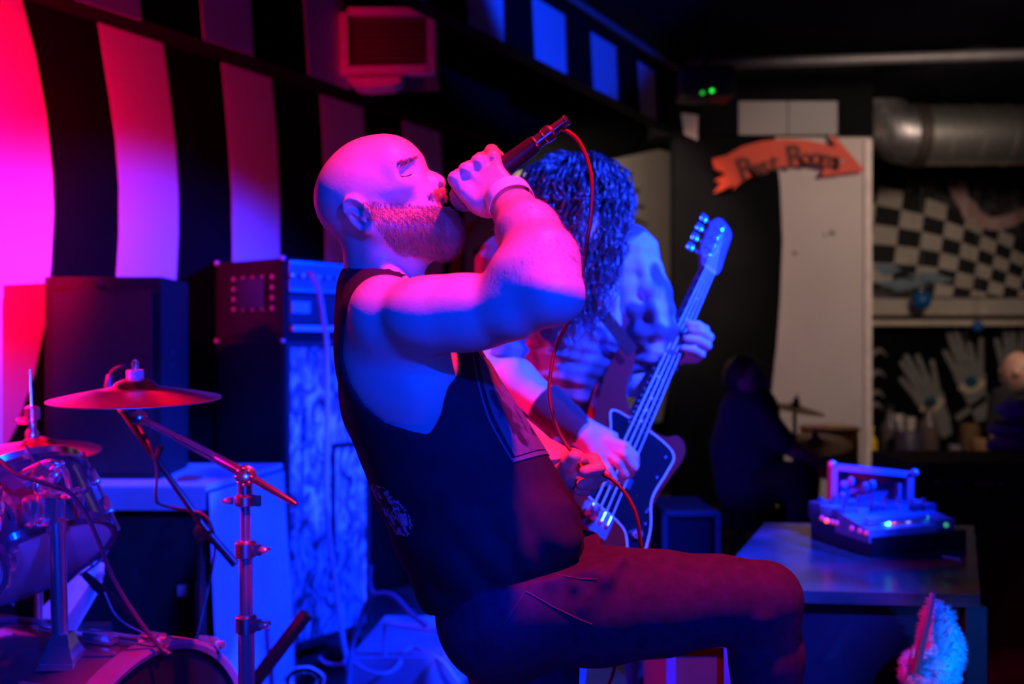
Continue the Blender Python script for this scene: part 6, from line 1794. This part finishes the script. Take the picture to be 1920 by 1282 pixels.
# curly hair: a cap and a few hundred locks
F = Field((hcen.x - .2, hcen.y - .2, hcen.z - .2), (hcen.x + .2, hcen.y + .2, hcen.z + .2), .006)
F.ell(hcen + Vector((0, .012, .022)), (.098, .112, .108), .01)
F.ell(hcen + Vector((0, .04, -.05)), (.098, .08, .11), .03)
F.ell(hcen + fwd * .13 + Vector((0, 0, -.09)), (.06, .06, .09), .02, op='sub')
V, Q = F.mesh()
M_HAIR = mat('brown_curls', (0.055, 0.05, 0.055), 0.24, 0, 0.35, 40, spec=0.9)
hair = np_mesh('hair', V, Q, M_HAIR, bas)
rh = random.Random(11)
bm_v, bm_q = [], []
nv = 0
for k in range(1150):
    # root anywhere on the upper head
    az = rh.uniform(0, 2 * math.pi); elv = math.asin(rh.uniform(0.0, 1.0))
    d0 = Vector((math.cos(az) * math.cos(elv), math.sin(az) * math.cos(elv), math.sin(elv)))
    root = hcen + Vector((0, .012, .02)) + Vector((d0.x * .092, d0.y * .105, d0.z * .100))
    hz = Vector((d0.x, d0.y, 0)); hz = hz.normalized() if hz.length > .05 else Vector((math.cos(az), math.sin(az), 0))
    front = max(0, hz.dot(fwd))
    L = rh.uniform(.20, .40) * (1.0 if front > .2 else .85) + .10 * d0.z
    out = rh.uniform(.095, .150)
    ph = rh.uniform(0, 6.28); tw = rh.uniform(20, 36) ; ra = rh.uniform(.005, .010); rr_ = rh.uniform(.0013, .0028)
    n_ = 50
    ctr_l = []
    for i in range(n_):
        s_ = i / (n_ - 1) * L
        # arc over the skull, then hang
        arc = min(s_, (math.pi / 2 - elv) * .12 + .02)
        e2 = elv - arc / .12
        q = hcen + Vector((0, .012, .02)) + hz * (out * math.cos(max(e2, -.15)) * (1.0 if s_ < .05 else 1 + .04 * math.sin(s_ * 20 + ph))) + Vector((0, 0, .118 * math.sin(max(e2, -.15))))
        q = root.lerp(q, min(1, s_ / .03))
        q.z -= max(0, s_ - arc)
        drop = max(0, s_ - arc)
        q -= hz * drop * .16
        ctr_l.append(q)
    rings = []
    for i, q in enumerate(ctr_l):
        t = (ctr_l[min(i + 1, n_ - 1)] - ctr_l[max(i - 1, 0)]).normalized()
        x = t.cross(Vector((.3, .9, .2))).normalized(); y = t.cross(x)
        s_ = i / (n_ - 1) * L
        amp = ra * min(1, s_ / .03)
        c_ = q + (x * math.cos(ph + s_ * tw * 2.6) + y * math.sin(ph + s_ * tw * 2.6)) * amp
        r_ = rr_ * (1 - .6 * (i / (n_ - 1)) ** 2)
        for a in range(4):
            an = a * math.pi / 2
            bm_v.append(tuple(c_ + (x * math.cos(an) + y * math.sin(an)) * r_))
    for i in range(n_ - 1):
        for a in range(4):
            b2_ = (a + 1) % 4
            bm_q.append((nv + i * 4 + a, nv + i * 4 + b2_, nv + (i + 1) * 4 + b2_, nv + (i + 1) * 4 + a))
    nv += n_ * 4
lk = np_mesh('hair_locks', np.array(bm_v), np.array(bm_q), M_HAIR, hair); lk['kind'] = 'stuff'
# strap over his left shoulder to the upper horn
bm = B()
sp_ = spline([P(1040, 470, 2.66), P(1085, 520, 2.545), P(1120, 575, 2.535), P(1155, 620, 2.54), P(1186, 660, 2.545)], 5)
wd = Vector((0.62, 0.1, 0.55)).normalized()
va_, vb_ = [], []
for i, p in enumerate(sp_):
    hw = .016
    va_.append([bm.verts.new(p + wd * hw), bm.verts.new(p - wd * hw), bm.verts.new(p - wd * hw + fwd * .004), bm.verts.new(p + wd * hw + fwd * .004)])
for a, b in zip(va_, va_[1:]):
    for k in range(4): j = (k + 1) % 4; bm.faces.new((a[k], a[j], b[j], b[k]))
bm.faces.new(va_[0]); bm.faces.new(va_[-1])
obj('strap', bm, mat('brown_leather', (0.03, 0.010, 0.008), 0.5, 0, 0.15, 20), bass)

# ------------------------------------------------------------------ people in the shade
def simple_person(label, chain_b, head, face_dir, skin, cloth, box_, arms=(), legs=(), hair_m=None, hair_e=None, h=.010):
    t = thing('person', label, 'person', Vector((head[0].x, head[0].y, 0)))
    F = Field(box_[0], box_[1], h)
    hc_, hr = head
    F.ell(hc_, (hr * .82, hr * .95, hr * 1.15), .02)
    F.ell(hc_ + Vector(face_dir) * hr * .95, (.02, .02, .022), .02)
    for s_ in (-1, 1):
        sd = Vector((face_dir[1], -face_dir[0], 0)) * s_
        F.ell(hc_ + sd * hr * .85, (.014, .014, .03), .01)
        F.ell(hc_ + Vector(face_dir) * hr * .9 + sd * hr * .33 + Vector((0, 0, hr * .12)), .013, .008, op='sub')
    F.limb(hc_ - Vector((0, 0, hr * .6)), chain_b[0][0], hr * .5, hr * .55, .03)
    for a in arms: F.chain(a, .02)
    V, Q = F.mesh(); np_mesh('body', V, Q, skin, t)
    F = Field(box_[0], box_[1], h)
    F.chain(chain_b, .05)
    for a in arms: F.chain([(p, r + .012) for p, r in a[:2]], .03)
    V, Q = F.mesh(); np_mesh('shirt', V, Q, cloth, t)
    if legs:
        F = Field(box_[0], box_[1], h)
        for a in legs: F.chain(a, .03)
        F.plane((0, 0, .004), (0, 0, -1), 0)
        V, Q = F.mesh(); np_mesh('trousers', V, Q, mat('dark_trousers', (0.02, 0.02, 0.03), 0.9), t)
    if hair_m:
        F = Field(hc_ - Vector((.2, .2, .2)), hc_ + Vector((.2, .2, .2)), .01)
        F.ell(hc_ + Vector(hair_e[0]), hair_e[1], .02); F.ell(hc_ + Vector(face_dir) * hr * 1.1 - Vector((0, 0, hr * .3)), hr * .7, .02, op='sub')
        V, Q = F.mesh(); np_mesh('hair', V, Q, hair_m, t)
    return t
Yd = 5.0
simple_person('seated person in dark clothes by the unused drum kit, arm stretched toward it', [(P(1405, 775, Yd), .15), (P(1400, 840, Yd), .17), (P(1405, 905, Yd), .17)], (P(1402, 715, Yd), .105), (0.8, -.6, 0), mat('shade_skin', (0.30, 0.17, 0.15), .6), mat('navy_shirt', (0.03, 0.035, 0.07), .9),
              ((0.85, 4.55, -.01), (1.65, 5.3, 1.40)), arms=([(P(1425, 775, Yd - .1), .055), (P(1470, 830, Yd - .2), .048), (P(1525, 868, Yd - .25), .035)],), legs=([(P(1400, 900, Yd), .12), (P(1500, 900, Yd - .3), .085), (Vector((1.42, Yd - .32, .06)), .06)], [(P(1395, 905, Yd + .1), .12), (P(1490, 905, Yd + .05), .085), (Vector((1.45, Yd + .1, .06)), .06)]), hair_m=mat('dark_hair', (0.02, 0.015, 0.012), .6), hair_e=((-.02, .02, .02), (.10, .11, .12)))
bm = B(); lathe(bm, [(.17, 0), (.18, .02), (.18, .07), (.16, .09), (0, .09)], Vector((P(1400, 900, Yd).x, Yd + .02, .40)), (0, 0, 1), 20); stl = obj('drum_stool', bm, M_VINYL)
tag(stl, 'round padded drum stool under the seated person in the shade', 'stool')
for k in range(3):
    an = k * 2.1; c_ = Vector((P(1400, 900, Yd).x, Yd + .02, 0)); bm = B(); tube(bm, [c_ + Vector((.03 * math.cos(an), .03 * math.sin(an), .40)), c_ + Vector((.2 * math.cos(an), .2 * math.sin(an), .01))], .012, 6); obj('leg', bm, M_BLACKM, stl)
Yq = 6.4
simple_person('bald bearded person at the right frame edge below the painted hand, bare arm down', [(P(1915, 770, Yq), .14), (P(1915, 860, Yq), .16), (P(1915, 960, Yq), .15)], (P(1908, 698, Yq), .115), (-.5, -.86, 0), mat('warm_skin', (0.66, 0.36, 0.24), .5), mat('black_shirt', (0.015, 0.015, 0.018), .9),
              ((2.85, 6.0, -.01), (3.75, 6.8, 1.42)), arms=([(P(1880, 745, Yq - .05), .06), (P(1868, 800, Yq - .08), .052), (P(1878, 860, Yq - .15), .04)],), legs=([(P(1900, 950, Yq), .11), (Vector((3.2, Yq, .06)), .06)], [(P(1930, 950, Yq), .11), (Vector((3.42, Yq, .06)), .06)]), hair_m=mat('dark_beard', (0.05, 0.03, 0.02), .7), hair_e=((-.03, -.055, -.075), (.07, .06, .06)))
Yw = 4.9
bg = thing('cloth_bundle', 'ruffled dark blue cloth bundle stacked at the right frame edge', 'cloth', P(1900, 860, Yw))
F = Field(P(1845, 1290, Yw - .25), P(2010, 735, Yw + .25), .010)
for x, y, rx, rz in ((1905, 768, .085, .05), (1900, 805, .12, .045), (1898, 835, .125, .05), (1895, 870, .10, .06)):
    F.ell(P(x, y, Yw), (rx, .11, rz), .015)
F.chain([(P(1915, 880, Yw), .12), (P(1920, 1000, Yw), .15), (Vector((P(1920, 1000, Yw).x, Yw, .12)), .17)], .04)
F.warp(lambda X, Y, Z: .004 * np.sin(X * 90 + 4 * np.sin(Z * 30)))
F.plane((0, 0, .003), (0, 0, -1), 0)
V, Q = F.mesh(); np_mesh('bundle', V, Q, mat('blue_cloth', (0.10, 0.11, 0.30), .9, 0, .15, 12), bg)
bm = B(); tube(bm, [P(1862, 790, Yw - .115), P(1900, 795, Yw - .125), P(1945, 788, Yw - .115)], .008, 6); obj('tie_cord', bm, M_BLACKP, bg)
